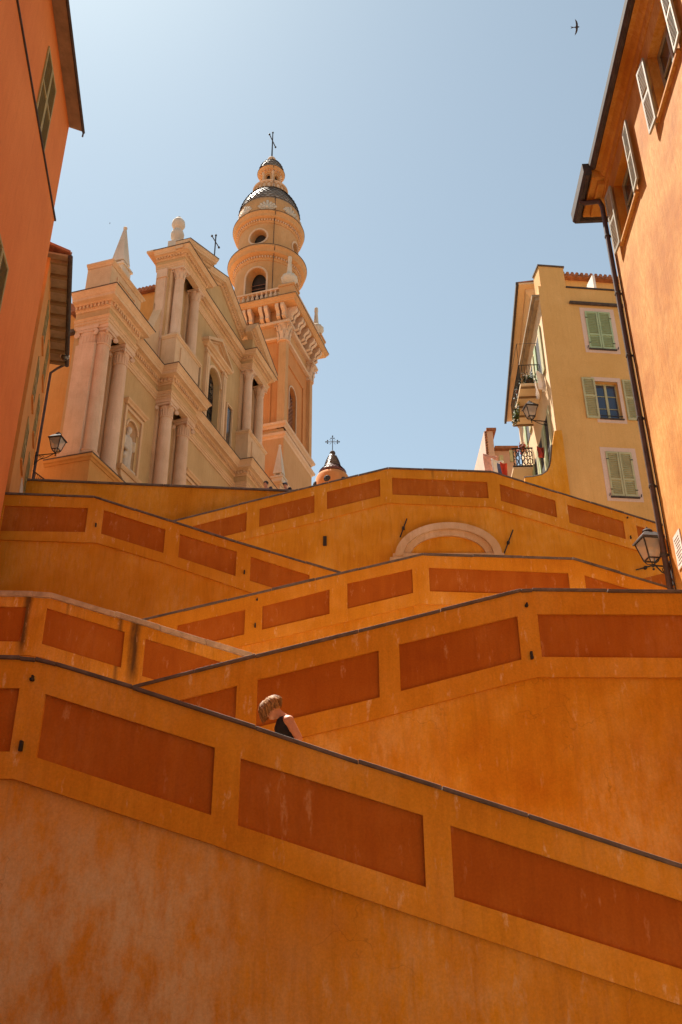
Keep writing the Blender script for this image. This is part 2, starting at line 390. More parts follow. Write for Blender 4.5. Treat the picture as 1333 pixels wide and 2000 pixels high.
def lerp(pts, x):
    if x <= pts[0][0]: return pts[0][1]
    for (x0, z0), (x1, z1) in zip(pts, pts[1:]):
        if x <= x1: return z0 + (z1 - z0) * (x - x0) / max(1e-9, x1 - x0)
    return pts[-1][1]

# ------------------------------------------------------------------ ground
g = MB(); g.add([(-900, -900, 0), (900, -900, 0), (900, 900, 0), (-900, 900, 0)], [(0, 1, 2, 3)])
struct(g.build('ground', 'street_paving'))

# ------------------------------------------------------------------ the ramp walls
def ramp_wall(label, Y, cop, bot, panels, mats=('ochre', 'ochre_frame', 'panel_red', 'coping_dark'), cop_t=.06, cop_over=.04, base=0.0, xl=None, xr=None, brackets=(), step=1.05, stone=1.15):
    root = empty('ramp_wall', (0, Y, 0)); tag(root, label, 'wall', 'painted walls of the zigzag ramp')
    P = lambda x, y: (lambda q: (q.x, q.z))(at(x, y, Y))
    C = [P(*p) for p in cop]; B = [P(*p) for p in bot]
    def ext(L):
        if xl is not None and L[0][0] > xl: L.insert(0, (xl, L[0][1] + (L[1][1] - L[0][1]) / (L[1][0] - L[0][0]) * (xl - L[0][0])))
        if xr is not None and L[-1][0] < xr: L.append((xr, L[-1][1] + (L[-1][1] - L[-2][1]) / (L[-1][0] - L[-2][0]) * (xr - L[-1][0])))
    ext(C); ext(B)
    x0, x1 = C[0][0], C[-1][0]
    # body
    mb = MB(); F = lambda a, b, d: (a, d, b)
    poly = [(x0, base)] + [(x1, base)] + [(x, z - .004) for x, z in C[::-1]]
    mb.prism(poly, F, .055, .40); mb.build('wall', mats[0], root)
    # parapet frame
    PN = []
    for q in panels:
        a = [P(*p) for p in q]; xa = (a[0][0] + a[3][0]) / 2; xb = (a[1][0] + a[2][0]) / 2
        PN.append((xa, xb, a[0][1], a[1][1], a[2][1], a[3][1]))
    xs = sorted({round(v, 5) for v in [x0, x1] + [c[0] for c in C] + [b[0] for b in B if x0 < b[0] < x1] + [p[0] for p in PN] + [p[1] for p in PN]})
    cz = lambda x: lerp(C, x); bz = lambda x: lerp(B, x)
    def cells(xa, xb):
        xm = (xa + xb) / 2
        for p in PN:
            if p[0] - 1e-4 < xm < p[1] + 1e-4:
                tt = lambda x: p[2] + (p[3] - p[2]) * (x - p[0]) / (p[1] - p[0]); tb = lambda x: p[5] + (p[4] - p[5]) * (x - p[0]) / (p[1] - p[0])
                return [(tt, cz), (bz, tb)]
        return [(bz, cz)]
    lv = {x: set() for x in xs}; CL = []
    for xa, xb in zip(xs, xs[1:]):
        for lo, hi in cells(xa, xb):
            CL.append((xa, xb, lo, hi))
            for x in (xa, xb): lv[x] |= {round(lo(x), 5), round(hi(x), 5)}
    fm = MB()
    for xa, xb, lo, hi in CL:
        rz = sorted(z for z in lv[xb] if lo(xb) - 1e-4 <= z <= hi(xb) + 1e-4); lz = sorted((z for z in lv[xa] if lo(xa) - 1e-4 <= z <= hi(xa) + 1e-4), reverse=True)
        poly = [(xb, 0, z) for z in rz] + [(xa, 0, z) for z in lz]
        fm.add(poly, [tuple(range(len(poly)))])
        if lo is bz: fm.add([(xa, 0, lo(xa)), (xb, 0, lo(xb)), (xb, .06, lo(xb)), (xa, .06, lo(xa))], [(0, 1, 2, 3)])
        if hi is cz: fm.add([(xa, 0, hi(xa)), (xb, 0, hi(xb)), (xb, .06, hi(xb)), (xa, .06, hi(xa))], [(0, 1, 2, 3)])
        if lo is not bz: fm.add([(xa, 0, lo(xa)), (xb, 0, lo(xb)), (xb, .06, lo(xb)), (xa, .06, lo(xa))], [(0, 1, 2, 3)])
        if hi is not cz: fm.add([(xa, 0, hi(xa)), (xb, 0, hi(xb)), (xb, .06, hi(xb)), (xa, .06, hi(xa))], [(0, 1, 2, 3)])
    for p in PN:
        for x, za, zb in ((p[0], p[5], p[2]), (p[1], p[4], p[3])):
            fm.add([(x, 0, za), (x, 0, zb), (x, .06, zb), (x, .06, za)], [(0, 1, 2, 3)])
    fo = fm.build('parapet', mats[1], root, merge=True, bevel=.014)
    for p in PN:
        pm = MB(); e = .03
        pm.hexa([(p[0] - e, .043, p[5] - e), (p[1] + e, .043, p[4] - e), (p[1] + e, .054, p[4] - e), (p[0] - e, .054, p[5] - e),
                 (p[0] - e, .043, p[2] + e), (p[1] + e, .043, p[3] + e), (p[1] + e, .054, p[3] + e), (p[0] - e, .054, p[2] + e)])
        pm.build('panel', mats[2], root)
    # coping stones along the polyline
    rnd = random.Random(int(Y * 10))
    for (xa, za), (xb, zb) in zip(C, C[1:]):
        L = math.hypot(xb - xa, zb - za); k = max(1, round(L / stone))
        for i in range(k):
            t0, t1 = i / k, (i + 1) / k; gp = .004 if k > 1 else 0
            ax, az_, bx, bz_ = xa + (xb - xa) * t0 + gp, za + (zb - za) * t0, xa + (xb - xa) * t1 - gp, za + (zb - za) * t1
            j = rnd.uniform(-.009, .009); jy = rnd.uniform(-.014, .014)
            cm = MB(); y0, y1 = -cop_over + jy, .45
            cm.hexa([(ax, y0, az_ - cop_t * .15 + j), (bx, y0, bz_ - cop_t * .15 + j), (bx, y1, bz_ - cop_t * .15 + j), (ax, y1, az_ - cop_t * .15 + j),
                     (ax, y0, az_ + cop_t * .85 + j), (bx, y0, bz_ + cop_t * .85 + j), (bx, y1, bz_ + cop_t * .85 + j), (ax, y1, az_ + cop_t * .85 + j)])
            cm.build('coping_stone', mats[3], root, bevel=.012)
    for (bx, by, kind) in brackets:
        x, z = P(bx, by); s = Y / 10.2; bm_ = MB()
        if kind == 'h': bm_.box(x - .028, x + .018, -.05, .03, z - .016, z + .016); bm_.box(x - .01, x + .012, -.055, .02, z - .02, z + .045)
        else: bm_.box(x - .016, x + .016, -.06, .03, z - .055, z + .055); bm_.box(x - .012, x + .02, -.075, -.06, z - .065, z - .02)
        bm_.build('iron_hook', 'iron', root, bevel=.006)
    return root, C
def floor_strip(name, C, Y0, Y1, drop=1.0):
    mb = MB()
    for (xa, za), (xb, zb) in zip(C, C[1:]):
        mb.hexa([(xa, Y0, za - drop - .3), (xb, Y0, zb - drop - .3), (xb, Y1, zb - drop - .3), (xa, Y1, za - drop - .3),
                 (xa, Y0, za - drop), (xb, Y0, zb - drop), (xb, Y1, zb - drop), (xa, Y1, za - drop)])
    return struct(mb.build(name, 'paving'))
YA, YB, YC, YD, YE, YF, YG = 10.2, 12.8, 18.7, 21.4, 24.0, 28.0, 28.6
wa, CA = ramp_wall('lowest ochre ramp wall with big dark red panels, descending to the right in front', YA,
    [(-570, 1283), (0, 1287), (40, 1288), (70, 1291), (110, 1301), (259, 1346), (500, 1424), (700, 1491), (1032, 1596), (1333, 1695), (1930, 1892)],
    [(-570, 1516), (26, 1521), (412, 1648), (633, 1729), (1333, 1964), (1930, 2166)],
    [[(-310, 1341), (38, 1344), (20, 1468), (-345, 1466)], [(88, 1355), (421, 1460), (412, 1592), (72, 1479)], [(470, 1481), (827, 1592), (832, 1733), (465, 1612)],
     [(880, 1612), (1390, 1776), (1400, 1917), (888, 1752)], [(1445, 1794), (1850, 1926), (1870, 2074), (1457, 1936)]],
    mats=('ochre_front', 'ochre_frame', 'panel_red', 'coping_dark'), brackets=[(65, 1328, 'h'), (43, 1458, 'v')], cop_t=.045)
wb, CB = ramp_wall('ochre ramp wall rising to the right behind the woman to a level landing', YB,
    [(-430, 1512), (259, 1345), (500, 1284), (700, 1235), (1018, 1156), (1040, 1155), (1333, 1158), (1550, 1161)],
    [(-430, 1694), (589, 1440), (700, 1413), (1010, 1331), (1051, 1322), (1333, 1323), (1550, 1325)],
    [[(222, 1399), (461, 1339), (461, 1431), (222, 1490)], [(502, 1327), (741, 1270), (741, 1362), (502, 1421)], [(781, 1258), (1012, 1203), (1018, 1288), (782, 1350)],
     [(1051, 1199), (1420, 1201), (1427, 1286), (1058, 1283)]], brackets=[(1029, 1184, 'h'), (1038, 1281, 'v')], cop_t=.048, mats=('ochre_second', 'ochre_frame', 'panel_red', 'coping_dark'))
wc, CC = ramp_wall('ochre ramp wall at left with thick pale stone coping and dark drip stains', YC,
    [(-135, 1162), (66, 1165), (100, 1167), (226, 1205), (494, 1286), (720, 1356)],
    [(-135, 1279), (50, 1279), (80, 1283), (247, 1340), (500, 1424), (720, 1498)],
    [[(-50, 1184), (51, 1185), (42, 1253), (-58, 1252)], [(90, 1187), (244, 1234), (237, 1304), (82, 1257)], [(284, 1247), (440, 1295), (436, 1367), (277, 1320)], [(480, 1307), (640, 1357), (636, 1428), (476, 1379)]],
    mats=('ochre', 'ochre_frame_stained', 'panel_red', 'coping_pale'), cop_t=.115, cop_over=.08, stone=1.1)
wd, CD = ramp_wall('ochre ramp wall rising from the left to a level top below the white arch', YD,
    [(-70, 1299), (270, 1215), (700, 1114), (827, 1084), (1119, 1093), (1307, 1149), (1420, 1183)],
    [(-70, 1395), (457, 1265), (633, 1224), (822, 1179), (1115, 1186), (1300, 1243), (1420, 1278)],
    [[(180, 1262), (306, 1231), (306, 1279), (180, 1310)], [(345, 1221), (479, 1190), (478, 1239), (345, 1271)], [(513, 1183.5), (644, 1150.5), (644, 1199), (512, 1230)], [(679, 1139), (806, 1111), (807, 1158), (679, 1189)],
     [(839, 1108), (1111, 1119), (1115, 1163), (839, 1155)], [(1143, 1123), (1300, 1170), (1306, 1217), (1147, 1170)]], brackets=[(499, 1222, 'v'), (503, 1172, 'h')], cop_t=.058)
we, CE_ = ramp_wall('ochre ramp wall stepping down from the orange-red house on the left', YE,
    [(-20, 965), (184, 972), (200, 977), (462, 1060), (667, 1121), (900, 1192)],
    [(-20, 1053), (189, 1060), (326, 1101), (499, 1160), (667, 1215), (900, 1290)],
    [[(6, 987), (172, 992), (167, 1039), (3, 1037)], [(202, 996), (323, 1034), (320, 1080), (198, 1042)], [(351, 1043), (462, 1077), (461, 1125), (349, 1088)], [(490, 1087), (605, 1123), (604, 1170), (488, 1134)]],
    brackets=[(188, 1026, 'v'), (478, 1118, 'v')], cop_t=.062)
wf, CF = ramp_wall('topmost ochre ramp wall with a level middle above the white arch', YF,
    [(140, 1069), (347, 1017), (583, 958), (759, 915.5), (961, 923), (1287, 1024), (1400, 1060)],
    [(140, 1137), (633, 1015), (759, 982), (961, 990), (1237, 1072), (1400, 1121)],
    [[(376, 1027), (482, 1000), (482, 1037), (376, 1063)], [(507, 993), (614.5, 967), (614.5, 1001), (507, 1029)], [(639, 960), (743, 935), (743, 969), (639, 994.5)], [(766, 932.5), (953, 941), (954, 973), (767, 966)],
     [(977, 945), (1086, 977), (1088, 1011), (978, 978)], [(1109, 985), (1219, 1018), (1222, 1053), (1112, 1021)], [(1244, 1026), (1350, 1059), (1356, 1094), (1248, 1061)]],
    brackets=[(1232, 1050, 'v'), (1226, 1012, 'h')], cop_t=.058, mats=('ochre', 'ochre_frame_top', 'panel_red', 'coping_dark'))
for nm, C, a, b, dr in (('ramp', CA, YA + .4, YB + .06, 1.0), ('ramp', CB, YB + .4, YC + .06, 1.05), ('ramp', CC, YC + .4, YD + .06, 1.0), ('ramp', CD, YD + .4, YE + .06, 1.05), ('ramp', CE_, YE + .4, YF + .06, 1.05), ('ramp', CF, YF + .4, 31.5, 1.1)):
    floor_strip(nm, C, a, b, dr)
# arch, slot, tie rods and low panel on the topmost wall
PF = lambda x, y: (lambda q: (q.x, q.z))(at(x, y, YF))
def arc_px(cx, cy, hw, h, n=26): return [PF(cx - hw * math.cos(math.pi * k / n), cy - h * math.sin(math.pi * k / n)) for k in range(n + 1)]
FF = lambda a, b, d: (a, d, b)
m = MB(); ring(m, arc_px(876, 1088, 88, 52), arc_px(876, 1088, 104, 64), FF, -.16, .06); ring(m, arc_px(876, 1088, 74, 41), arc_px(876, 1088, 89, 53), FF, -.06, .06)
x0, z0 = PF(768, 1091); x1, z1 = PF(984, 1083); m.box(x0, x1, -.13, .06, z0, z1)
x0, z0 = PF(762, 1100); x1, z1 = PF(990, 1091); m.box(x0, x1, -.17, .06, z0 - .0, z1 - .003)
m.build('arch_moulding', 'arch_stone', wf, smooth=True)
a = arc_px(876, 1088, 75, 42); m = MB(); m.prism(a, FF, .02, .054); m.build('arch_infill', 'ochre', wf)
for ((xa, ya), (xb, yb)) in (((782, 1050), (795, 1014)), ((984, 1084), (1002, 1036)), ((1242, 1114), (1280, 1104))):
    a = PF(xa, ya); b = PF(xb, yb); m = MB(); m.tube([(a[0], -.04, a[1]), (b[0], -.04, b[1])], .022, 8)
    c = ((a[0] + b[0]) / 2, (a[1] + b[1]) / 2); m.box(c[0] - .04, c[0] + .04, -.07, .06, c[1] - .04, c[1] + .04); m.build('tie_rod', 'iron', wf)
x0, z0 = PF(631.5, 1065); x1, z1 = PF(638.5, 1047); m = MB(); m.box(x0, x1, -.0, .06, z0, z1); m.build('drain_slot', 'dark_inside', wf)
q = [PF(*p) for p in ((1252, 1130), (1345, 1108), (1348, 1175), (1256, 1175))]; m = MB(); m.prism(q[::-1], FF, .03, .054); m.build('panel', 'panel_red', wf)
# plain plaza wall in front of the church
wg = empty('plaza_wall', (0, YG, 0)); tag(wg, 'plain ochre terrace wall without panels in front of the church', 'wall')
c = [(lambda q: (q.x, q.z))(at(*p, YG)) for p in ((40, 934.5), (62, 935), (580, 957), (760, 965))]
m = MB(); m.prism([(c[0][0], 0), (c[-1][0], 0)] + [(x, z - .05) for x, z in c[::-1]], FF, .04, .4); m.build('wall', 'ochre', wg)
for (xa, za), (xb, zb) in zip(c, c[1:]):
    L = xb - xa; k = max(1, round(L / 2.1))
    for i in range(k):
        ax, bx = xa + L * i / k + .004, xa + L * (i + 1) / k - .004; az_, bz_ = za + (zb - za) * i / k, za + (zb - za) * (i + 1) / k
        m = MB(); m.hexa([(ax, -.03, az_ - .07), (bx, -.03, bz_ - .07), (bx, .46, bz_ - .07), (ax, .46, az_ - .07), (ax, -.03, az_), (bx, -.03, bz_), (bx, .46, bz_), (ax, .46, az_)])
        m.build('coping_stone', 'coping_dark', wg, bevel=.012)
PLAZA = 16.4
m = MB(); m.box(-40, 5.2, 28.95, 130, PLAZA - .4, PLAZA); struct(m.build('plaza', 'paving'))

# ------------------------------------------------------------------ church
CH = Fr((-9.670, 31.551), 17.3)
church = CH.root('church', PLAZA); tag(church, 'cream baroque church facade with paired columns and pediment', 'church')
ZB = PLAZA
def bz_(*p): return p
class CB_(MB):
    """church builder: coordinates u along the facade, w out of it, z absolute"""
    def cbox(s, u0, u1, w0, w1, z0, z1): return s.box(u0, u1, -w1, -w0, z0, z1)
    def cb(s, name, mat, parent=church, **k):
        s.xform(lambda x, y, z: (x, y, z - ZB)); return s.build(name, mat, parent, **k)
CF_ = lambda w: (lambda s, z, d: (s, -(w - d), z))      # map facade (u,z,depth inward) to local
def path(*pts): return [(u, -w_) for u, w_ in pts]
LOW = [(0, -1.62), (0, 0), (2.35, 0), (2.35, -.75), (5.85, -.75), (5.85, 0), (8.55, 0), (8.55, -.75), (15.15, -.75), (15.15, 0), (17.85, 0), (17.85, -.75), (21.35, -.75), (21.35, 0), (23.7, 0), (23.7, -1.62)]
UPP = [(5.95, -1.6), (5.95, 0), (8.5, 0), (8.5, -.75), (15.2, -.75), (15.2, 0), (17.75, 0), (17.75, -1.6)]
def ent(PT, za, h1, h2, zc, over, dent, names=('architrave', 'frieze', 'cornice'), top=True):
    p = path(*PT)
    a = CB_(); a.sweep(p, [(-.3, za), (0, za), (0, za + h1 * .33), (.03, za + h1 * .35), (.03, za + h1 * .68), (.06, za + h1 * .7), (.06, za + h1 * .86), (.11, za + h1), (-.3, za + h1)]); a.cb(names[0], 'church_cream')
    f = CB_(); f.sweep(p, [(-.3, za + h1), (0, za + h1), (0, za + h1 + h2), (-.3, za + h1 + h2)]); f.cb(names[1], 'church_wall')
    z = za + h1 + h2; H = zc - z
    c = CB_()
    c.sweep(p, [(-.3, z), (.03, z), (.06, z + H * .1), (.10, z + H * .12), (.10, z + H * .36), (.17, z + H * .38), (.22, z + H * .44), (over * .72, z + H * .47), (over * .74, z + H * .66), (over * .78, z + H * .68), (over * .84, z + H * .78), (over * .95, z + H * .9), (over, z + H * .93), (over, zc), (-.3, zc)])
    co = c.cb(names[2], 'church_cream')
    d = CB_()
    for (u0, w0), (u1, w1) in zip(PT, PT[1:]):
        L = math.hypot(u1 - u0, w1 - w0); k = int(L / dent); du, dw = (u1 - u0) / L, (w1 - w0) / L; nu, nw = -dw, du   # outward
        for i in range(k):
            t = (i + .5) * L / k; uc, wc_ = u0 + du * t + nu * .135, w0 + dw * t + nw * .135; hx = dent * .27
            e = [(uc + sx * du * hx + sy * nu * .045, wc_ + sx * dw * hx + sy * nw * .045) for sx, sy in ((-1, -1), (1, -1), (1, 1), (-1, 1))]
            d.hexa([(a_, -b_, z + H * .14) for a_, b_ in e] + [(a_, -b_, z + H * .35) for a_, b_ in e])
    d.cb('dentils', 'church_cream', co)['kind'] = 'stuff'
    k = CB_(); k.sweep(p, [(over * .3, zc + .002), (over + .03, zc + .002), (over + .03, zc + .035), (over * .3, zc + .035)]); k.cb('cornice_flashing', 'ledge_stain', co)
    return co
# plinth
m = CB_(); m.sweep(path((-.12, -1.9), (-.12, .12), (23.82, .12), (23.82, -1.9)), [(-1.2, ZB), (0, ZB), (0, 20.12), (-1.2, 20.12)]); m.cb('plinth', 'church_orange')
m = CB_(); m.sweep(path((-.12, -1.9), (-.12, .12), (23.82, .12), (23.82, -1.9)), [(-1.2, 20.12), (.03, 20.12), (.07, 20.2), (.13, 20.24), (.15, 20.34), (-1.2, 20.34)]); pcap = m.cb('plinth_cap', 'church_orange')
m = CB_(); m.sweep(path((-.12, -1.9), (-.12, .12), (23.82, .12), (23.82, -1.9)), [(-1.2, 20.343), (.155, 20.343), (.16, 20.4), (.08, 20.45), (-.05, 20.5), (-1.2, 20.5)]); m.cb('cap_weathering', 'ledge_stain', pcap)
# lower wall (with niche openings) behind the columns
def niche(uc, hw, zb, zs, u0, u1, z0, z1):
    m = CB_(); holed(m, u0, u1, z0, z1, archpts(uc, hw, zb, zs), .12, CF_(-.8)); wl = m.cb('niche_wall', 'church_wall')
    n = CB_(); vs = []; fs = []; nz = 8; na = 10
    for i in range(nz + 1):
        if i <= 4: z = zb + (zs - zb) * i / 4; r = hw
        else: t = (i - 4) / 4 * math.pi / 2; z = zs + hw * math.sin(t); r = hw * math.cos(t)
        for k in range(na + 1): a = math.pi * k / na; vs.append((uc - r * math.cos(a), .8 + .05 + r * .8 * math.sin(a), z))
    for i in range(nz):
        for k in range(na): fs.append((i * (na + 1) + k, i * (na + 1) + k + 1, (i + 1) * (na + 1) + k + 1, (i + 1) * (na + 1) + k))
    n.add(vs, fs); n.cb('niche', 'church_cream', wl, smooth=True)
    f = CB_(); o = hw + .34; e = .14
    f.cbox(uc - o, uc - o + e, -.9, -.70, zb, zs + hw + .3); f.cbox(uc + o - e, uc + o, -.9, -.70, zb, zs + hw + .3); f.cbox(uc - o, uc + o, -.9, -.70, zs + hw + .3, zs + hw + .46); 
    ring(f, archpts(uc, hw, zb, zs)[4:-1], archpts(uc, hw + .09, zb, zs)[4:-1], CF_(-.8), -.06, .02)
    f.cb('niche_frame', 'church_cream', wl)
    f = CB_(); f.sweep(path((uc - o - .02, -.85), (uc - o - .02, -.66), (uc + o + .02, -.66), (uc + o + .02, -.85)), [(-.1, zs + hw + .52), (.02, zs + hw + .52), (.05, zs + hw + .6), (.13, zs + hw + .66), (.15, zs + hw + .72), (-.1, zs + hw + .72)]); f.cb('niche_cornice', 'church_cream', wl)
    f = CB_(); f.sweep(path((uc - o - .02, -.85), (uc - o - .02, -.62), (uc + o + .02, -.62), (uc + o + .02, -.85)), [(-.1, zb - .2), (.02, zb - .2), (.08, zb - .1), (.1, zb - .02), (-.1, zb - .02)]); f.cb('niche_sill', 'church_cream', wl)
    f = CB_(); pr = [(uc - o + .05, zb - .2), (uc - o + .1, zb - .45), (uc - .4, zb - .62), (uc - .2, zb - .86), (uc, zb - .76), (uc + .2, zb - .86), (uc + .4, zb - .62), (uc + o - .1, zb - .45), (uc + o - .05, zb - .2)]
    f.prism(pr, CF_(-.8), -.14, .02); f.cb('niche_apron', 'church_cream', wl)
niche(4.08, .46, 21.95, 24.1, 2.5, 5.7, 20.5, 27.0)
niche(19.62, .46, 21.95, 24.1, 18.0, 21.2, 20.5, 27.0)
niche(9.95, .34, 21.9, 23.9, 8.7, 11.0, 20.5, 27.0)
niche(13.75, .34, 21.9, 23.9, 12.7, 15.0, 20.5, 27.0)
m = CB_(); m.cbox(11.0, 12.7, -1.4, -.8, ZB, 27.0); m.cbox(8.7, 15.0, -1.5, -.83, ZB, 20.5)
for u0, u1 in ((.2, 2.5), (5.7, 8.7), (15.0, 18.0), (21.2, 23.5)): m.cbox(u0, u1, -1.6, -.8, ZB, 28.4)
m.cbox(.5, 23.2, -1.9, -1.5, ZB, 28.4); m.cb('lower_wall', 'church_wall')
# end pilaster facing the camera
m = CB_(); m.cbox(.02, .24, -1.42, -.52, 20.5, 26.0); m.cbox(-.05, .26, -1.47, -.47, 20.5, 20.7)
m.cb('pilaster', 'church_pink'); 
def ionic(R_, h):
    m = MB(); m.lathe([(R_ * 1.1, 0), (R_ * 1.14, .03), (R_ * 1.14, .07), (R_ * 1.0, .09), (R_ * 1.03, h * .5), (R_ * 1.12, h * .55), (R_ * 1.22, h * .62), (R_ * 1.1, h * .7), (R_ * .9, h * .72)], 32)
    n = 16
    for k in range(n):
        a = 2 * math.pi * k / n; m.tube([(R_ * 1.02 * math.cos(a), R_ * 1.02 * math.sin(a), .1), (R_ * 1.06 * math.cos(a), R_ * 1.06 * math.sin(a), h * .52)], R_ * .085, 6)
    s = R_ * 1.38
    m.hexa([(-s, -s, h * .84), (s, -s, h * .84), (s, s, h * .84), (-s, s, h * .84), (-s * 1.08, -s * 1.08, h), (s * 1.08, -s * 1.08, h), (s * 1.08, s * 1.08, h), (-s * 1.08, s * 1.08, h)])
    m.box(-s * .92, s * .92, -s * .92, s * .92, h * .7, h * .83)
    for k in range(4):
        a = math.pi / 4 + k * math.pi / 2; d = Vector((math.cos(a), math.sin(a), 0)); t = Vector((-d.y, d.x, 0)); c = d * s * 1.22 + Vector((0, 0, h * .58))
        pts = []
        for i in range(22):
            q = i / 21; th = q * 2.2 * 2 * math.pi; rr = R_ * .36 * (1 - q * .8)
            pts.append(c + (d * math.sin(th) + Vector((0, 0, math.cos(th)))) * rr)
        m.tube(pts, [R_ * .12 * (1 - .4 * i / 21) for i in range(22)], 6)
        m.tube([c - t * R_ * .16, c + t * R_ * .16], R_ * .32, 12)
    return m
def corinth(R_, h):
    m = MB(); m.lathe([(R_ * 1.05, 0), (R_ * 1.1, .03), (R_ * 1.0, .05), (R_ * 1.0, h * .45), (R_ * 1.15, h * .75), (R_ * 1.4, h * .86)], 24)
    for row, (z0, z1, out, n, sh) in enumerate(((.04, .5, .32, 8, 0), (.3, .78, .42, 8, .5))):
        for k in range(n):
            a = 2 * math.pi * (k + sh) / n; d = Vector((math.cos(a), math.sin(a), 0)); t = Vector((-d.y, d.x, 0)); hw = R_ * .34
            rows = []
            for q, oo, ww in ((0, .02, .8), (.5, .06, 1.), (.85, .2, .8), (1, out, .5), (.9, out + .08, .25)):
                c = d * R_ * (1.02 + oo) + Vector((0, 0, h * (z0 + (z1 - z0) * q))); rows.append((c - t * hw * ww, c + d * R_ * .06, c + t * hw * ww))
            vs = [p for r_ in rows for p in r_]; fs = []
            for i in range(4):
                for j in range(2): fs.append((i * 3 + j, i * 3 + j + 1, i * 3 + j + 4, i * 3 + j + 3))
            m.add(vs, fs)
    s = R_ * 1.45; m.box(-s, s, -s, s, h * .87, h)
    for k in range(4):
        a = math.pi / 4 + k * math.pi / 2; d = Vector((math.cos(a), math.sin(a), 0)); c = d * R_ * 1.75 + Vector((0, 0, h * .76))
        m.tube([d * R_ * 1.1 + Vector((0, 0, h * .55)), d * R_ * 1.5 + Vector((0, 0, h * .82)), c + Vector((0, 0, .03)), c + d * .03 - Vector((0, 0, .06)), c - d * .05 - Vector((0, 0, .03))], R_ * .13, 6)
    return m
def col_shaft(R_, h):
    m = MB(); s = R_ * 1.4
    m.box(-s, s, -s, s, 0, R_ * .35)
    pr = [(R_ * 1.3, R_ * .35), (R_ * 1.38, R_ * .45), (R_ * 1.36, R_ * .6), (R_ * 1.2, R_ * .66), (R_ * 1.12, R_ * .8), (R_ * 1.2, R_ * .9), (R_ * 1.2, R_ * 1.0), (R_ * 1.04, R_ * 1.05), (R_, R_ * 1.3)]
    for i in range(1, 9): q = i / 8; pr.append((R_ * (1 - .13 * q ** 1.8), R_ * 1.3 + (h - R_ * 1.3) * q))
    m.lathe(pr, 32); return m
lowme = col_shaft(.33, 5.5).mesh('shaft_lower', True); lowcap = ionic(.29, .9).mesh('capital_ionic', True)
upme = col_shaft(.265, 3.75).mesh('shaft_upper', True); upcap = corinth(.24, .66).mesh('capital_corinthian', True)
for u in (.46, 1.93, 6.3, 8.1, 15.6, 17.4, 21.75, 23.24):
    c = put('column', lowme, 'church_pink', church, (u, .40, 20.5 - ZB)); put('capital', lowcap, 'church_pink', c, (0, 0, 5.5))
    m = CB_(); m.cbox(u - .32, u + .32, -.86, -.68, 20.5, 26.9); m.cb('pilaster', 'church_cream')
for u in (6.3, 8.1, 15.6, 17.4):
    c = put('column', upme, 'church_pink', church, (u, .36, 30.7 - ZB)); put('capital', upcap, 'church_pink', c, (0, 0, 3.75))
    m = CB_(); m.cbox(u - .27, u + .27, -.86, -.66, 30.7, 35.1); m.cb('pilaster', 'church_cream')
pc = ionic(.36, .9); m = CB_(); m.v = pc.v; m.f = pc.f; m.xform(lambda x, y, z: (x * .35 + .16, y * 1.05 + .97, z + 26.0)); m.cb('pilaster_capital', 'church_pink')
lowcorn = ent(LOW, 26.9, .38, .40, 28.42, .56, .17)
m = CB_(); m.cbox(.3, 23.4, -2.2, -.35, 28.2, 28.40); m.cb('cornice_roof', 'roof_tile')
# attic blocks and obelisks
for u0, u1 in ((.1, 2.75), (20.95, 23.6)):
    m = CB_(); m.cbox(u0, u1, -1.45, -.25, 28.43, 30.2); m.cbox(u0 + .02, u1 - .02, -1.43, -.20, 28.43, 28.75)
    m.cbox(u0 + .5, u0 + .62, -.3, -.2, 28.9, 29.9); m.cbox(u1 - .62, u1 - .5, -.3, -.2, 28.9, 29.9); m.cbox(u0 + .62, u1 - .62, -.3, -.2, 28.9, 29.02); m.cbox(u0 + .62, u1 - .62, -.3, -.2, 29.78, 29.9)
    bl = m.cb('attic_block', 'church_cream', bevel=.01)
    m = CB_(); m.sweep(path((u0, -1.45), (u0, -.25), (u1, -.25), (u1, -1.45)), [(-.2, 30.2), (.03, 30.2), (.06, 30.27), (.13, 30.33), (.14, 30.41), (-.2, 30.41)]); m.cb('attic_cornice', 'church_cream', bl)
    uc = u0 + 1.45 if u0 < 5 else u1 - 1.45
    m = CB_(); m.cbox(uc - .36, uc + .36, -1.16, -.44, 30.41, 31.25); m.cbox(uc - .43, uc + .43, -1.23, -.37, 31.25, 31.36); m.cbox(uc - .25, uc + .25, -1.05, -.55, 31.36, 31.5)
    for sx in (-1, 1):
        for sy in (-1, 1): m.ball((uc + sx * .2, .8 + sy * .2, 31.56), .075, 10)
    a, b = .31, .05; z0, z1 = 31.62, 33.75
    m.hexa([(uc - a, .8 - a, z0), (uc + a, .8 - a, z0), (uc + a, .8 + a, z0), (uc - a, .8 + a, z0), (uc - b, .8 - b, z1), (uc + b, .8 - b, z1), (uc + b, .8 + b, z1), (uc - b, .8 + b, z1)])
    m.ball((uc, .8, z1 + .05), .1, 10); m.cb('obelisk', 'pale_stone', bl)
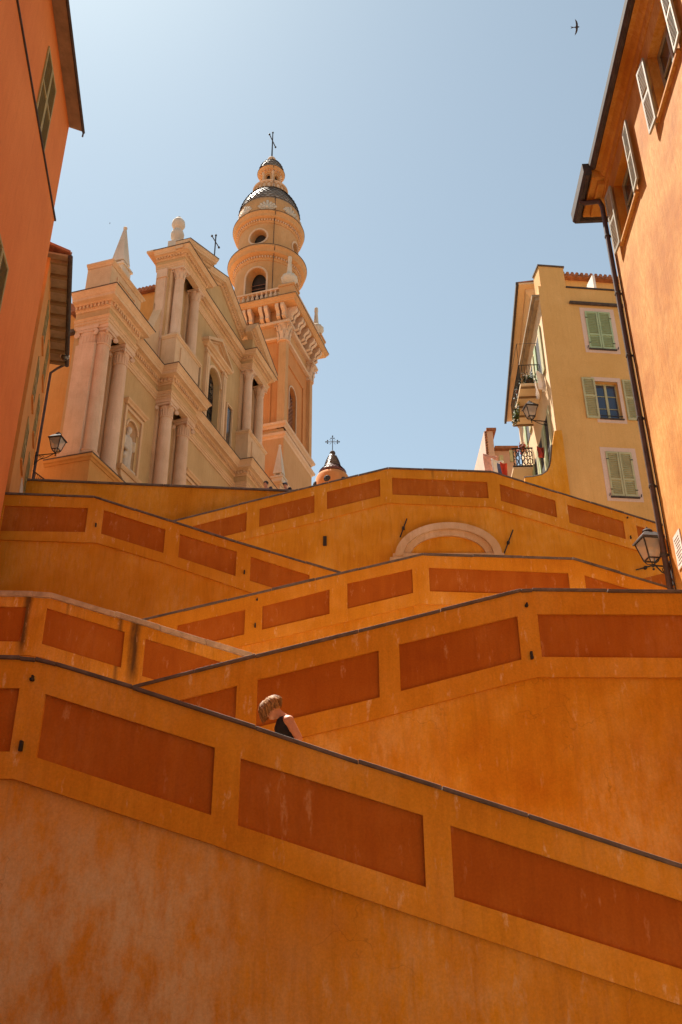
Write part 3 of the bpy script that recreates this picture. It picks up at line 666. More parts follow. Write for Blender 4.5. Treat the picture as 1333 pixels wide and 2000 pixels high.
# upper storey
ZW0, ZW1 = 28.4, 35.3
m = CB_(); holed(m, 9.2, 14.5, ZW0, ZW1, archpts(11.85, .78, 28.9, 32.0), .35, CF_(-.8)); m.cbox(5.98, 9.2, -1.55, -.8, ZW0, 36.0); m.cbox(14.5, 17.72, -1.55, -.8, ZW0, 36.0)
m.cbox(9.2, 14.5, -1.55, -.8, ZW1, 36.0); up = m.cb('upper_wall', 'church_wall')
m = CB_(); m.cbox(10.9, 12.8, -1.32, -1.24, 28.8, 32.9); wi = m.cb('upper_window', 'glass_dark')
m = CB_()
for i in range(5): u = 11.07 + i * .39; m.cbox(u - .018, u + .018, -1.22, -1.18, 28.9, 32.8)
for i in range(9): z = 29.1 + i * .42; m.cbox(11.07, 12.63, -1.22, -1.18, z - .018, z + .018)
m.cb('grille', 'iron', wi)
m = CB_(); ring(m, archpts(11.85, .78, 28.9, 32.0)[4:-1], archpts(11.85, .92, 28.9, 32.0)[4:-1], CF_(-.8), -.1, .02)
for s in (-1, 1):
    a = 11.85 + s * 1.12; m.cbox(a - .2, a + .2, -.85, -.62, 28.5, 33.05); m.cbox(a - .24, a + .24, -.85, -.58, 33.05, 33.2); m.cbox(a - .08, a + .08, -.62, -.59, 29, 32.8)
    b = 11.85 + s * 1.75; m.cbox(b - .1, b + .42 if s > 0 else b + .1, -.85, -.72, 28.5, 31.6) if False else None
m.cbox(10.5, 13.2, -.85, -.66, 33.2, 33.42); m.cb('window_surround', 'church_cream')
m = CB_(); m.sweep(path((10.4, -.85), (10.4, -.62), (13.3, -.62), (13.3, -.85)), [(-.2, 33.42), (.03, 33.42), (.07, 33.5), (.2, 33.56), (.22, 33.66), (-.2, 33.66)])
for du in (0,):
    f = lambda s, z, d: (s, .62 - d, z)
    m.prism([(10.4, 33.66), (13.3, 33.66), (11.85, 34.55)], lambda s, z, d: (s, d, z), .7, .85)
    for s in (-1, 1):
        pr = [(11.85 + s * 1.72, 33.62), (11.85 + s * 1.72, 33.8), (11.85, 34.82), (11.85, 34.62)]
        m.prism(pr, lambda a, z, d: (a, d, z), .40, .84); m.prism([(11.85 + s * 1.45, 33.67), (11.85 + s * 1.5, 33.7), (11.85, 34.6), (11.85, 34.48)], lambda a, z, d: (a, d, z), .56, .84)
m.cb('window_pediment', 'church_cream')
for s in (-1, 1):      # rectangular side lights in the surround
    b = 11.85 + s * 2.15; m = CB_(); m.cbox(b - .42, b - .34, -.82, -.7, 28.5, 31.75); m.cbox(b + .34, b + .42, -.82, -.7, 28.5, 31.75); m.cbox(b - .34, b + .34, -.82, -.7, 31.67, 31.75); sf = m.cb('side_light', 'church_cream')
    m = CB_(); m.cbox(b - .34, b + .34, -.82, -.79, 28.5, 31.67); m.cb('pane', 'glass_dark', sf)
# pedestals under the upper columns
for u0, u1 in ((5.9, 8.52), (15.18, 17.8)):
    m = CB_(); m.cbox(u0, u1, -.8, -.02, 28.43, 30.5); m.cbox(u0 + .5, u1 - .5, -.1, .04, 28.8, 30.2); pd = m.cb('pedestal', 'church_cream', bevel=.01)
    m = CB_(); m.sweep(path((u0, -.8), (u0, -.02), (u1, -.02), (u1, -.8)), [(-.3, 30.5), (.02, 30.5), (.05, 30.57), (.09, 30.6), (.1, 30.69), (-.3, 30.69)]); m.cb('pedestal_cap', 'church_cream', pd)
m = CB_(); m.cbox(5.97, 6.0, -1.5, -.9, 28.43, 34.9); m.cbox(5.9, 6.02, -1.4, -.95, 30.7, 34.9); m.cbox(5.84, 6.02, -1.46, -.89, 34.55, 35.1); m.cb('end_pilaster', 'church_pink')
upcorn = ent(UPP, 35.1, .3, .3, 36.12, .46, .16, ('upper_architrave', 'upper_frieze', 'upper_cornice'))
# pediment
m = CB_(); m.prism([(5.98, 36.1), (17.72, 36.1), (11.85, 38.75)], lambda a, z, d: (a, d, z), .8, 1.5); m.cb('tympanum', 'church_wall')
rk = (38.78 - 36.12) / (11.85 - 5.95)
def rake(pts, w0, name):
    pr = [(-.35, 0), (.02, 0), (.06, .04), (.09, .05), (.09, .14), (.2, .17), (.33, .19), (.34, .29), (.38, .31), (.44, .4), (.46, .42), (.46, .5), (-.35, .5)]
    m = CB_(); vs = []; fs = []; k = len(pr); n = len(pts)
    for u, z in pts: vs += [(u, -(w0 + o), z + h) for o, h in pr]
    for i in range(n - 1):
        for j in range(k): fs.append((i * k + j, i * k + (j + 1) % k, (i + 1) * k + (j + 1) % k, (i + 1) * k + j))
    fs += [tuple(range(k)), tuple(range((n - 1) * k, n * k))[::-1]]
    m.add(vs, fs); r_ = m.cb(name, 'church_cream')
    d = CB_()
    for (ua, za), (ub, zb) in zip(pts, pts[1:]):
        q = int(abs(ub - ua) / .17)
        for i in range(q):
            u = ua + (ub - ua) * (i + .5) / q; z = za + (zb - za) * (i + .5) / q; d.cbox(u - .05, u + .05, w0 + .08, w0 + .16, z + .06, z + .15)
    d.cb('dentils', 'church_cream', r_)['kind'] = 'stuff'
    d = CB_(); vs = []; fs = []
    for u, z in pts: vs += [(u, -(w0 + o), z + h) for o, h in ((-.35, .503), (.49, .503), (.49, .54), (-.35, .54))]
    for i in range(n - 1):
        for j in range(4): fs.append((i * 4 + j, i * 4 + (j + 1) % 4, (i + 1) * 4 + (j + 1) % 4, (i + 1) * 4 + j))
    d.add(vs, fs); d.cb('rake_flashing', 'ledge_stain', r_)
zz = lambda u: 36.12 + rk * (5.9 - abs(u - 11.85))
rake([(8.5, zz(8.5)), (11.85, zz(11.85)), (15.2, zz(15.2))], -.75, 'raking_cornice')
rake([(5.5, zz(5.5)), (8.95, zz(8.95))], 0, 'raking_cornice'); rake([(14.75, zz(14.75)), (18.2, zz(18.2))], 0, 'raking_cornice')
m = CB_(); m.prism([(8.5, 37.2), (8.5, zz(8.5) + .0), (5.98, 36.13), (8.5, 36.13)], lambda a, z, d: (a, d, z), .03, .8); m.prism([(15.2, 36.13), (17.72, 36.13), (15.2, zz(15.2))], lambda a, z, d: (a, d, z), .03, .8); m.cb('pediment_block', 'church_wall')
m = CB_(); vs = [(5.5, 1.65, zz(5.5)), (11.85, 1.65, zz(11.85)), (18.2, 1.65, zz(18.2)), (5.5, .3, zz(5.5)), (11.85, .3, zz(11.85)), (18.2, .3, zz(18.2))]
m.prism([(5.5, 36.1), (18.2, 36.1), (18.2, zz(18.2) + .3), (11.85, zz(11.85) + .3), (5.5, zz(5.5) + .3)], lambda a, z, d: (a, d, z), 1.5, 2.0); m.cb('pediment_back', 'church_cream')
# vase finial on the left corner
fu, fz = 6.35, zz(6.35) + .5
m = CB_(); m.box(fu - .33, fu + .33, .45, 1.11, fz - .35, fz + .32); m.lathe([(.2, .3), (.16, .42), (.2, .5), (.33, .72), (.36, .95), (.3, 1.15), (.2, 1.28), (.18, 1.34), (.27, 1.42), (.36, 1.62), (.33, 1.86), (.2, 2.05), (.12, 2.12), (.1, 2.2), (.02, 2.26)], 20, (fu, .78, fz)); m.cb('vase_finial', 'pale_stone', smooth=True)
# iron cross behind the apex
cu, cw = 12.4, -1.6
m = CB_(); cz0 = 43.45; m.tube([(cu, -cw, 38.6), (cu, -cw, cz0)], .04, 8); m.tube([(cu - .5, -cw, cz0 - .5), (cu + .5, -cw, cz0 - .5)], .032, 8)
for p in ((cu - .52, -.5), (cu + .52, -.5), (cu, .02)): m.ball((p[0], -cw, cz0 + p[1]), .075, 8)
m.cb('iron_cross', 'iron')
# scrolls either side of the upper storey
for s in (-1, 1):
    e = 5.95 if s < 0 else 17.75; pts = [(e, 33.0)]
    for k in range(13): t = k / 12; pts.append((e + s * (1.9 * t), 32.6 - 3.3 * math.sin(t * math.pi / 2) ** 1.0 * (1 - .0 * t)))
    pts += [(e + s * 2.3, 29.2), (e + s * 2.45, 28.9), (e + s * 2.45, 28.43), (e, 28.43)]
    m = CB_(); m.prism(pts if s > 0 else pts[::-1], lambda a, z, d: (a, d, z), 1.0, 1.5); m.cb('scroll', 'church_cream')
# nave and aisle behind the facade
def tiled_eave(name, u, w0, w1, z, parent, out=.35, slope=.35, depth=3.0):
    """row of barrel tiles along an eave facing the camera (towards -u)"""
    m = CB_(); k = int((w1 - w0) / .2)
    for i in range(k):
        w_ = w0 + (i + .5) * (w1 - w0) / k
        m.tube([(u - out, -w_, z), (u + depth, -w_, z + slope * depth)], .105, 8)
    m.hexa([(u - out + .05, -w1, z - .12), (u + depth, -w1, z - .12 + slope * depth), (u + depth, -w0, z - .12 + slope * depth), (u - out + .05, -w0, z - .12), (u - out + .05, -w1, z), (u + depth, -w1, z + slope * depth), (u + depth, -w0, z + slope * depth), (u - out + .05, -w0, z)])
    return m.cb(name, 'roof_tile', parent, smooth=True)
body = CH.root('church_nave', PLAZA); tag(body, 'orange church body with tiled eaves behind the left end of the facade', 'church')
m = CB_(); m.cbox(6.5, 17.2, -28, -1.62, ZB, 34.3); m.cb('nave_wall', 'church_orange', body)
m = CB_(); m.cbox(1.0, 22.6, -28, -1.95, ZB, 28.7); m.cb('aisle_wall', 'church_orange', body)
tiled_eave('nave_roof', 6.5, -12, -1.66, 34.35, body); tiled_eave('aisle_roof', 1.0, -12, -1.98, 28.8, body)
m = CB_(); m.cbox(.78, 1.02, -28, -1.98, 27.5, 27.68); m.cb('dark_ledge', 'ledge_stain', body)
# statues in the niches
def statue(uc, label, grp, k=1.0):
    q = CH.O + CH.d * uc + CH.n * 1.0; z = 21.95; r_ = empty('niche_statue', (q.x, q.y, z), R(90 - 17.3)); r_.scale = (1.3,) * 3; tag(r_, label, 'statue', grp)
    m = MB(); B_ = lambda a, b, ra, rb: m.capsule(a, b, ra * k, rb * k, 10)
    B_((0, 0, .12), (.02, 0, .75), .24, .2); B_((0, 0, .2), (.04, -.06, .9), .2, .17); B_((.02, 0, .75), (0, 0, 1.3), .2, .2); B_((-.2, 0, 1.36), (.2, 0, 1.36), .1, .1); B_((0, 0, 1.4), (0, -.03, 1.6), .08, .07); m.ball((0, -.04, 1.7), .13 * k, 12, (.9, 1, 1.15))
    B_((.24, 0, 1.34), (.3, -.1, 1.05), .09, .08); B_((.3, -.1, 1.05), (.12, -.24, 1.2), .08, .06); B_((-.24, 0, 1.34), (-.32, -.04, 1.0), .09, .08); B_((-.32, -.04, 1.0), (-.2, -.2, .82), .08, .06)
    B_((.2, -.02, 1.2), (-.24, -.1, .6), .07, .09); m.box(-.3, .3, -.3, .2, 0, .12)
    o = m.build('figure', 'pale_stone', r_); md = o.modifiers.new('r', 'REMESH'); md.mode = 'VOXEL'; md.voxel_size = .03; md.use_smooth_shade = True
statue(4.08, 'robed stone statue in the niche between the left columns', None)

# ------------------------------------------------------------------ bell tower
TS = 5.75; TU, TW = 23.28, -1.0
tq = CH.O + CH.d * (TU + TS / 2) + CH.n * (-TW + TS / 2)
TF = Fr((tq.x, tq.y), 17.3)
tower = TF.root('bell_tower', PLAZA); tag(tower, 'tall orange church bell tower with round upper stages and tiled dome', 'tower')
H = TS / 2          # half width; local x = along facade (far), local y = to the left/back; faces seen: -x (towards camera) and -y
def TB(mb, name, mat, parent=tower, **k): mb.xform(lambda x, y, z: (x, y, z - ZB)); return mb.build(name, mat, parent, **k)
sq = lambda h: [(-h, -h), (-h, h), (h, h), (h, -h)][::-1]       # outward to the right of travel
def sqsweep(mb, h, prof): return mb.sweep([(-h, h), (-h, -h), (h, -h), (h, h)], prof, closed=True)
m = MB(); f_front = lambda s, z, d: (s, -(H - .25) + d, z); holed(m, -H + .3, H - .3, 36.0, 43.6, archpts(-.7, .72, 36.9, 39.9), .3, f_front)
f_cam = lambda s, z, d: (-(H - .25) + d, s, z); holed(m, -H + .3, H - .3, 36.0, 43.6, archpts(0, .72, 36.9, 39.9), .3, f_cam)
m.box(H - .55, H - .25, -H + .3, H - .3, 36, 43.6); m.box(-H + .3, H - .3, H - .55, H - .25, 36, 43.6); TB(m, 'shaft_wall', 'tower_deep')
m = MB(); m.box(-H + .55, -H + .62, -.8, .8, 36.7, 40.8); TB(m, 'window_back', 'lattice_back')
m = MB(); m.box(-1.5, .1, -H + .55, -H + .62, 36.7, 40.8); wb_ = TB(m, 'window_back', 'lattice_back')
m = MB()
for i in range(14):
    for sg in (-1, 1):
        s0 = -1.42 + i * .11 * 1.0; z0 = 36.9
        a = (-1.42, -H + .48, 36.9 + i * .33); b = (.02, -H + .48, 36.9 + i * .33 + sg * 1.44)
        zc = [min(max(q[2], 36.9), 40.55) for q in (a, b)]
        if abs(a[2] - zc[0]) < 1e-6 and abs(b[2] - zc[1]) < 1e-6: m.bar(a, b, .045)
TB(m, 'lattice', 'lattice', wb_)
for c, fm_ in ((-.7, f_front), (0, f_cam)):
    m = MB(); ring(m, archpts(c, .72, 36.9, 39.9)[2:] , archpts(c, .82, 36.9, 39.9)[2:], fm_, -.05, .02); TB(m, 'window_surround', 'tower_trim')
    # raised frame panel round the window
    m = MB(); a, b = (-2.1, 1.45) if c else (-1.75, 1.75)
    for s0, s1, z0, z1 in ((a, a + .12, 36.5, 42.0), (b - .12, b, 36.5, 42.0), (a + .12, b - .12, 41.88, 42.0)):
        m.prism([(s0, z0), (s1, z0), (s1, z1), (s0, z1)], fm_, -.09, .01)
    TB(m, 'panel_frame', 'tower_deep')
for sx in (-1, 1):
    for sy in (-1, 1):
        m = MB(); x0, x1 = sorted((sx * H, sx * (H - .55))); y0, y1 = sorted((sy * H, sy * (H - .55))); m.box(x0, x1, y0, y1, 36.0, 43.3)
        TB(m, 'corner_pilaster', 'tower_orange')
        c = corinth(.43, 1.6); m = MB(); m.v = [((sx * (H - .28)) + x * 1.0, (sy * (H - .28)) + y * 1.0, z + 43.3) for x, y, z in c.v]; m.f = c.f
        m.box(sx * (H - .28) - .27, sx * (H - .28) + .27, sy * (H - .28) - .27, sy * (H - .28) + .27, 43.3, 44.8); TB(m, 'capital', 'tower_trim', smooth=True)
m = MB(); m.box(-H + .2, H - .2, -H + .2, H - .2, 43.5, 46.3); TB(m, 'frieze', 'tower_orange')
m = MB(); sqsweep(m, H, [(-.3, 43.55), (.0, 43.55), (.04, 43.62), (.04, 43.7), (-.3, 43.7)]); TB(m, 'frieze_band', 'tower_trim')
m = MB(); sqsweep(m, H, [(-.3, 44.9), (.06, 44.9), (.12, 44.98), (.12, 45.1), (.05, 45.12), (-.3, 45.12)]); TB(m, 'capital_band', 'tower_trim')
m = MB(); m.box(-H + .1, H - .1, -H + .1, H - .1, 33.0, 36.0); TB(m, 'shaft_base', 'tower_orange')
m = MB(); m.box(-H - .12, H + .12, -H - .12, H + .12, ZB, 33.0); m.box(-H - .02, H + .02, -H - .02, H + .02, 33.0, 35.3); TB(m, 'tower_foot', 'tower_orange')
for z in (36.0, 35.15):
    m = MB(); sqsweep(m, H, [(-.4, z), (.02, z), (.08, z + .12), (.2, z + .2), (.24, z + .36), (.1, z + .46), (-.4, z + .5)]); TB(m, 'string_course', 'tower_trim')
m = MB(); sqsweep(m, H, [(-.4, 31.3), (.12, 31.3), (.3, 31.5), (.34, 31.62), (.15, 31.75), (-.4, 31.8)]); TB(m, 'string_course', 'tower_trim')
# scroll brackets
def console(h, d, wd):
    m = MB(); pr = [(0, 0), (d * .35, .02), (d * .55, .12 * h), (d * .5, .3 * h), (d * .62, .5 * h), (d * .9, .62 * h), (d * 1.0, .8 * h), (d * .95, h), (0, h)]
    m.prism(pr, lambda a, z, q: (q, -a, z), -wd / 2, wd / 2); return m
cme = console(1.05, .78, .26).mesh('console', True)
for k in range(4):
    rz = k * math.pi / 2
    for i in range(5):
        for e in (-.21, .21):
            s = -H + .32 + (TS - .64) * i / 4 + e
            if k in (0, 3): 
                p = Vector((s, -H - .0, 45.14 - ZB)); p.rotate(Matrix.Rotation(rz, 3, 'Z')); put('bracket', cme, 'tower_trim', tower, p, rz)
m = MB(); sqsweep(m, H, [(-.5, 46.2), (.82, 46.2), (.84, 46.32), (.9, 46.36), (.96, 46.5), (1.0, 46.52), (1.0, 46.62), (-.5, 46.62)]); TB(m, 'tower_cornice', 'tower_orange')
m = MB(); sqsweep(m, H, [(.4, 46.622), (1.03, 46.622), (1.03, 46.66), (.4, 46.66)]); TB(m, 'cornice_flashing', 'ledge_stain')
m = MB(); m.box(-H - .9, H + .9, -H - .9, H + .9, 46.4, 46.6); TB(m, 'terrace', 'tower_orange')
# balustrade
BH = H + .55; bal = MB(); bal.lathe([(.09, 0), (.1, .05), (.06, .1), (.13, .28), (.14, .38), (.07, .6), (.06, .66), (.1, .7), (.1, .76)], 10); bme = bal.mesh('baluster', True)
for k in (0, 3):
    rz = k * math.pi / 2; n = 15
    m = MB(); m.box(-BH, BH, -BH - .13, -BH + .13, 46.62, 46.78); m.box(-BH, BH, -BH - .15, -BH + .15, 47.54, 47.68)
    m.xform(lambda x, y, z: (*(Matrix.Rotation(rz, 2) @ Vector((x, y))), z - (.003 if k else 0))); TB(m, 'rail', 'tower_trim')
    for i in range(n):
        p = Vector((-BH + .9 + (2 * BH - 1.8) * i / (n - 1), -BH, 46.78 - ZB)); p.rotate(Matrix.Rotation(rz, 3, 'Z')); put('baluster', bme, 'tower_trim', tower, p)
for sx in (-1, 1):
    for sy in (-1, 1):
        m = MB(); x, y = sx * (BH - .35), sy * (BH - .35); m.box(x - .55, x + .55, y - .55, y + .55, 46.6, 47.6); m.box(x - .62, x + .62, y - .62, y + .62, 47.6, 47.76); TB(m, 'corner_pedestal', 'tower_orange')
        m = MB(); m.lathe([(.36, 0), (.3, .12), (.2, .2), (.18, .32), (.42, .48), (.58, .75), (.6, .95), (.5, 1.12), (.25, 1.25), (.2, 1.3), (.2, 1.36), (.12, 2.6), (.15, 2.66), (.16, 2.74), (.1, 2.8), (.15, 2.92), (.13, 3.02), (.02, 3.12)], 24, (x, y, 47.76), flute=(12, .05)); TB(m, 'finial', 'pale_stone', smooth=True)
# round stages
def drum(r, z0, z1, hole, n, name, mat, depth, a0, trim=None, trim_mat='tower_trim'):
    seg = 2 * math.pi * r / n
    m = MB(); tms = []
    for k in range(n):
        ac = a0 + 2 * math.pi * k / n
        fmap = lambda s, z, d, ac=ac: ((r - d) * math.cos(ac + s / r), (r - d) * math.sin(ac + s / r), z)
        holed(m, -seg / 2, seg / 2, z0, z1, hole, depth, fmap, rings=5)
        if trim: tms.append(ring(MB(), trim[0], trim[1], fmap, -.06, .05))
    o = TB(m, name, mat, smooth=True, merge=True)
    for tm in tms: TB(tm, 'opening_trim', trim_mat, o)
    return o
A0 = math.pi + .04
drum(2.5, 46.6, 51.9, archpts(0, .82, 47.2, 50.2), 4, 'belfry', 'tower_orange', .75, A0, (archpts(0, .82, 47.2, 50.2)[2:], archpts(0, .96, 47.2, 50.2)[2:]))
m = MB(); m.lathe([(1.6, 46.6), (1.6, 51.8)], 24); TB(m, 'belfry_core', 'dark_inside', smooth=True)
m = MB()
for k in range(4):
    ac = A0 + math.pi * 2 * k / 4
    for i in range(7):
        z = 47.7 + i * .38; c = Vector((1.72 * math.cos(ac), 1.72 * math.sin(ac), z)); t = Vector((-math.sin(ac), math.cos(ac), 0)); m.bar(c - t * .62, c + t * .62, .16, .03, up=(math.cos(ac) * .5, math.sin(ac) * .5, .8))
TB(m, 'louvers', 'lattice')
def corn(r, z, out, h, name, mat='tower_orange'):
    m = MB(); m.lathe([(r - .3, z), (r + .05, z), (r + .07, z + h * .12), (r + .1, z + h * .14), (r + .1, z + h * .34), (r + .2, z + h * .38), (r + out * .75, z + h * .46), (r + out * .78, z + h * .66), (r + out * .9, z + h * .8), (r + out, z + h * .86), (r + out, z + h * .97), (r - .3, z + h)], 72)
    o = TB(m, name, mat, smooth=True)
    m = MB(); n = int(2 * math.pi * r / .2)
    for k in range(n):
        a = 2 * math.pi * k / n; c = Vector((math.cos(a), math.sin(a), 0)); m.bar(c * (r + .05) + Vector((0, 0, z + h * .25)), c * (r + .19) + Vector((0, 0, z + h * .25)), .1, h * .14)
    TB(m, 'dentils', 'tower_trim', o)['kind'] = 'stuff'
    m = MB(); m.lathe([(r, z + h * .99), (r + out + .03, z + h * .965), (r + out + .03, z + h * 1.01), (r, z + h * 1.04)], 72); TB(m, 'cornice_flashing', 'ledge_stain', o, smooth=True)
corn(2.5, 51.7, .62, 1.15, 'round_cornice')
drum(2.38, 52.8, 55.75, circ(0, 54.3, .7), 4, 'oculus_drum', 'tower_orange', .6, A0, (circ(0, 54.3, .7) + [circ(0, 54.3, .7)[0]], circ(0, 54.3, .83) + [circ(0, 54.3, .83)[0]]))
m = MB(); m.lathe([(2.5, 52.75), (2.52, 52.95), (2.4, 53.05)], 64); TB(m, 'drum_base', 'tower_trim', smooth=True)
m = MB(); m.lathe([(1.75, 52.8), (1.75, 55.7)], 24); TB(m, 'drum_core', 'dark_inside', smooth=True)
corn(2.38, 55.65, .5, .95, 'upper_round_cornice')
m = MB(); m.lathe([(2.62, 56.55), (2.66, 56.7), (2.58, 57.6), (2.46, 58.3), (2.4, 58.42), (2.3, 58.45)], 64); TB(m, 'attic_ring', 'tower_orange', smooth=True)
for k in range(8):    # palmette ornaments
    a = A0 + .28 + 2 * math.pi * k / 8; m = MB(); d = Vector((math.cos(a), math.sin(a), 0)); t = Vector((-d.y, d.x, 0)); c0 = d * 2.64 + Vector((0, 0, 57.0))
    m.ball(tuple(c0 + Vector((0, 0, .05))), .2, 10)
    for i in range(7):
        th = R(-72 + 24 * i); p1 = c0 + (t * math.sin(th) + Vector((0, 0, 1)) * math.cos(th)) * (.8 if i == 3 else .68) - d * .12
        m.capsule(c0, p1, .06, .12, 8)
    for sg in (-1, 1): m.tube([c0, c0 + t * sg * .35 + Vector((0, 0, -.15)), c0 + t * sg * .6, c0 + t * sg * .5 + Vector((0, 0, .16))], .07, 6)
    TB(m, 'palmette', 'pale_stone', smooth=True)
def scales(r_of, z0, z1, rows, n, name, mat, parent=None, build=None):
    m = MB()
    for i in range(rows):
        za = z0 + (z1 - z0) * i / rows; zb = z0 + (z1 - z0) * (i + 1.45) / rows; ra, rb = r_of(za) + .09, r_of(min(zb, z1)) + .012
        for k in range(n):
            a = 2 * math.pi * (k + .5 * (i % 2)) / n; da = math.pi / n * .96
            P = lambda q, r_, z: (r_ * math.cos(a + q), r_ * math.sin(a + q), z)
            zm = za + (zb - za) * .35; rm = ra + (rb - ra) * .35
            m.add([P(0, ra, za), P(da, rm, zm), P(da, rb, min(zb, z1 + .02)), P(-da, rb, min(zb, z1 + .02)), P(-da, rm, zm)], [(0, 1, 2, 3, 4)])
    return m
rdome = lambda z: 1.38 + (2.46 - 1.38) * max(0, 1 - ((max(z, 58.3) - 58.3) / 2.25) ** 1.7) ** .8
m = MB(); m.lathe([(rdome(58.3 + 2.2 * i / 14), 58.3 + 2.2 * i / 14) for i in range(15)], 48); dm = TB(m, 'dome', 'dome_tile', smooth=True)
m = scales(rdome, 58.35, 60.45, 9, 40, 's', 'dome_tile'); TB(m, 'scale_tiles', 'dome_tile', dm)['kind'] = 'stuff'
# pierced gallery ring
m = MB(); m.lathe([(1.3, 60.25), (1.5, 60.25), (1.52, 60.35), (1.44, 60.4), (1.40, 60.42), (1.40, 61.22), (1.46, 61.25), (1.48, 61.34), (1.3, 61.36)], 48); gl = TB(m, 'gallery', 'tower_trim', smooth=True)
m = MB()
for k in range(22):
    a = 2 * math.pi * k / 22
    for q in range(12): 
        t0, t1 = 2 * math.pi * q / 12, 2 * math.pi * (q + 1) / 12; P = lambda t: ((1.425) * math.cos(a + .13 * math.cos(t)), 1.425 * math.sin(a + .13 * math.cos(t)), 60.82 + .33 * math.sin(t)); m.bar(P(t0), P(t1), .05)
TB(m, 'gallery_tracery', 'tower_orange', gl)
drum(.78, 61.2, 63.1, archpts(0, .2, 61.5, 62.5, 8), 6, 'lantern', 'tower_orange', .2, A0)
for k in range(6):
    a = A0 + (k + .5) * math.pi / 3; m = MB(); c = (.8 * math.cos(a), .8 * math.sin(a)); m.lathe([(.14, 61.2), (.14, 61.35), (.1, 61.4), (.09, 62.75), (.14, 62.85), (.14, 63.0)], 10, (c[0], c[1], 0)); TB(m, 'lantern_column', 'tower_trim', smooth=True)
m = MB(); m.lathe([(.5, 61.2), (.5, 62.95)], 16); TB(m, 'lantern_core', 'dark_inside')
corn(.78, 62.85, .36, .5, 'lantern_cornice')
rcap = lambda z: 1.0 * max(0.001, 1 - ((max(z, 63.3) - 63.3) / 1.45) ** 2) ** .5 * .9 + .14
m = MB(); m.lathe([(rcap(63.25 + 1.4 * i / 10), 63.25 + 1.4 * i / 10) for i in range(11)], 32); cp = TB(m, 'lantern_cap', 'dome_tile', smooth=True)
m = scales(rcap, 63.35, 64.6, 6, 22, 's', 'dome_tile'); TB(m, 'scale_tiles', 'dome_tile', cp)['kind'] = 'stuff'
m = MB(); m.lathe([(.3, 64.5), (.22, 64.62), (.18, 64.75)], 20); m.ball((0, 0, 65.05), .37, 20); TB(m, 'ball', 'tower_trim', smooth=True)
m = MB(); m.tube([(0, 0, 65.4), (0, 0, 68.45)], [.07, .045], 8); m.tube([(-.72, 0, 67.45), (.72, 0, 67.45)], .045, 8)
for p in ((-.72, 67.45), (.72, 67.45), (0, 68.45)): m.ball((p[0], 0, p[1]), .09, 8)
TB(m, 'iron_cross', 'iron')
m = MB(); pts = [(-1.38 * .0, 0, 0)]; ac = A0 + .52   # lightning cable down the tower
pp = [(r_ * math.cos(ac), r_ * math.sin(ac), z) for r_, z in ((.4, 65.0), (1.02, 63.5), (1.18, 63.3), (.84, 62.9), (.84, 61.4), (1.52, 61.3), (1.54, 60.35), (2.48, 58.4), (2.68, 56.7), (2.92, 56.5), (2.44, 55.7), (2.44, 53.2), (3.16, 52.7), (2.56, 51.7), (2.56, 47.0))]
m.tube(pp, .022, 6); TB(m, 'lightning_cable', 'iron')

# ------------------------------------------------------------------ distant cupola
q = at(650, 960, 66); cup = empty('chapel_cupola', (q.x, q.y, PLAZA)); tag(cup, 'small red chapel cupola with scaled cap and ornate cross', 'cupola')
zc = lambda py: at(650, py, 66).z
z1 = zc(952); z2 = zc(926); z3 = zc(912); z4 = zc(890); z5 = zc(881); z6 = zc(852)
m = MB(); m.lathe([(1.4, 0), (1.4, z1 - PLAZA), (1.35, z2 - PLAZA - .5), (1.2, z2 - PLAZA - .2), (.95, z2 - PLAZA - .02), (.8, z2 - PLAZA)], 40); m.build('drum', 'tower_deep', cup, smooth=True)
for k in range(6): m = MB(); a = 2 * math.pi * k / 6 + 4.4; m.ball((1.3 * math.cos(a), 1.3 * math.sin(a), z1 - PLAZA + .1), .3, 12); m.build('opening', 'dark_inside', cup)
rc = lambda z: 1.06 - .05 * (z - z2) if z < z2 + .15 else max(.2, 1.05 - (1.05 - .6) * min(1, (z - z2 - .15) / (z3 - z2 - .15)) if z < z3 else .6 - .36 * ((z - z3) / (z4 - z3)) ** 1.5)
m = MB(); m.lathe([(rc(z2 + (z4 - z2) * i / 16), z2 + (z4 - z2) * i / 16 - PLAZA) for i in range(17)], 32); cc = m.build('cap', 'cupola_red', cup, smooth=True)
m = scales(rc, z3 - .05, z4, 9, 22, 's', ''); m.xform(lambda x, y, z: (x, y, z - PLAZA)); m.build('scale_tiles', 'cupola_tile', cc)['kind'] = 'stuff'
m = scales(rc, z2 + .1, z3, 4, 26, 's', ''); m.xform(lambda x, y, z: (x, y, z - PLAZA)); m.build('lower_tiles', 'cupola_red', cc)['kind'] = 'stuff'
m = MB(); m.ball((0, 0, (z4 + z5) / 2 - PLAZA), (z5 - z4) * .55, 16); m.build('ball', 'gutter', cup, smooth=True)
m = MB(); c = (z5 + (z6 - z5) * .62) - PLAZA; L = (z6 - z5) * .38; m.tube([(0, 0, z5 - PLAZA), (0, 0, z6 - PLAZA)], .03, 6); m.tube([(-L, 0, c), (L, 0, c)], .03, 6)
for s in (-1, 1):
    for t_ in (-1, 1): m.tube([(s * .1, 0, c + t_ * .1), (s * L * .45, 0, c + t_ * L * .45)], .015, 5)
    for x, z in ((s * L, c), (s * L * .75, c + .12), (s * L * .75, c - .12)): m.ball((x, 0, z), .065, 8)
for x in (-.12, .12): m.ball((x, 0, z6 - PLAZA - .2), .06, 8)
m.ball((0, 0, z6 - PLAZA), .065, 8); m.build('ornate_cross', 'iron', cup)

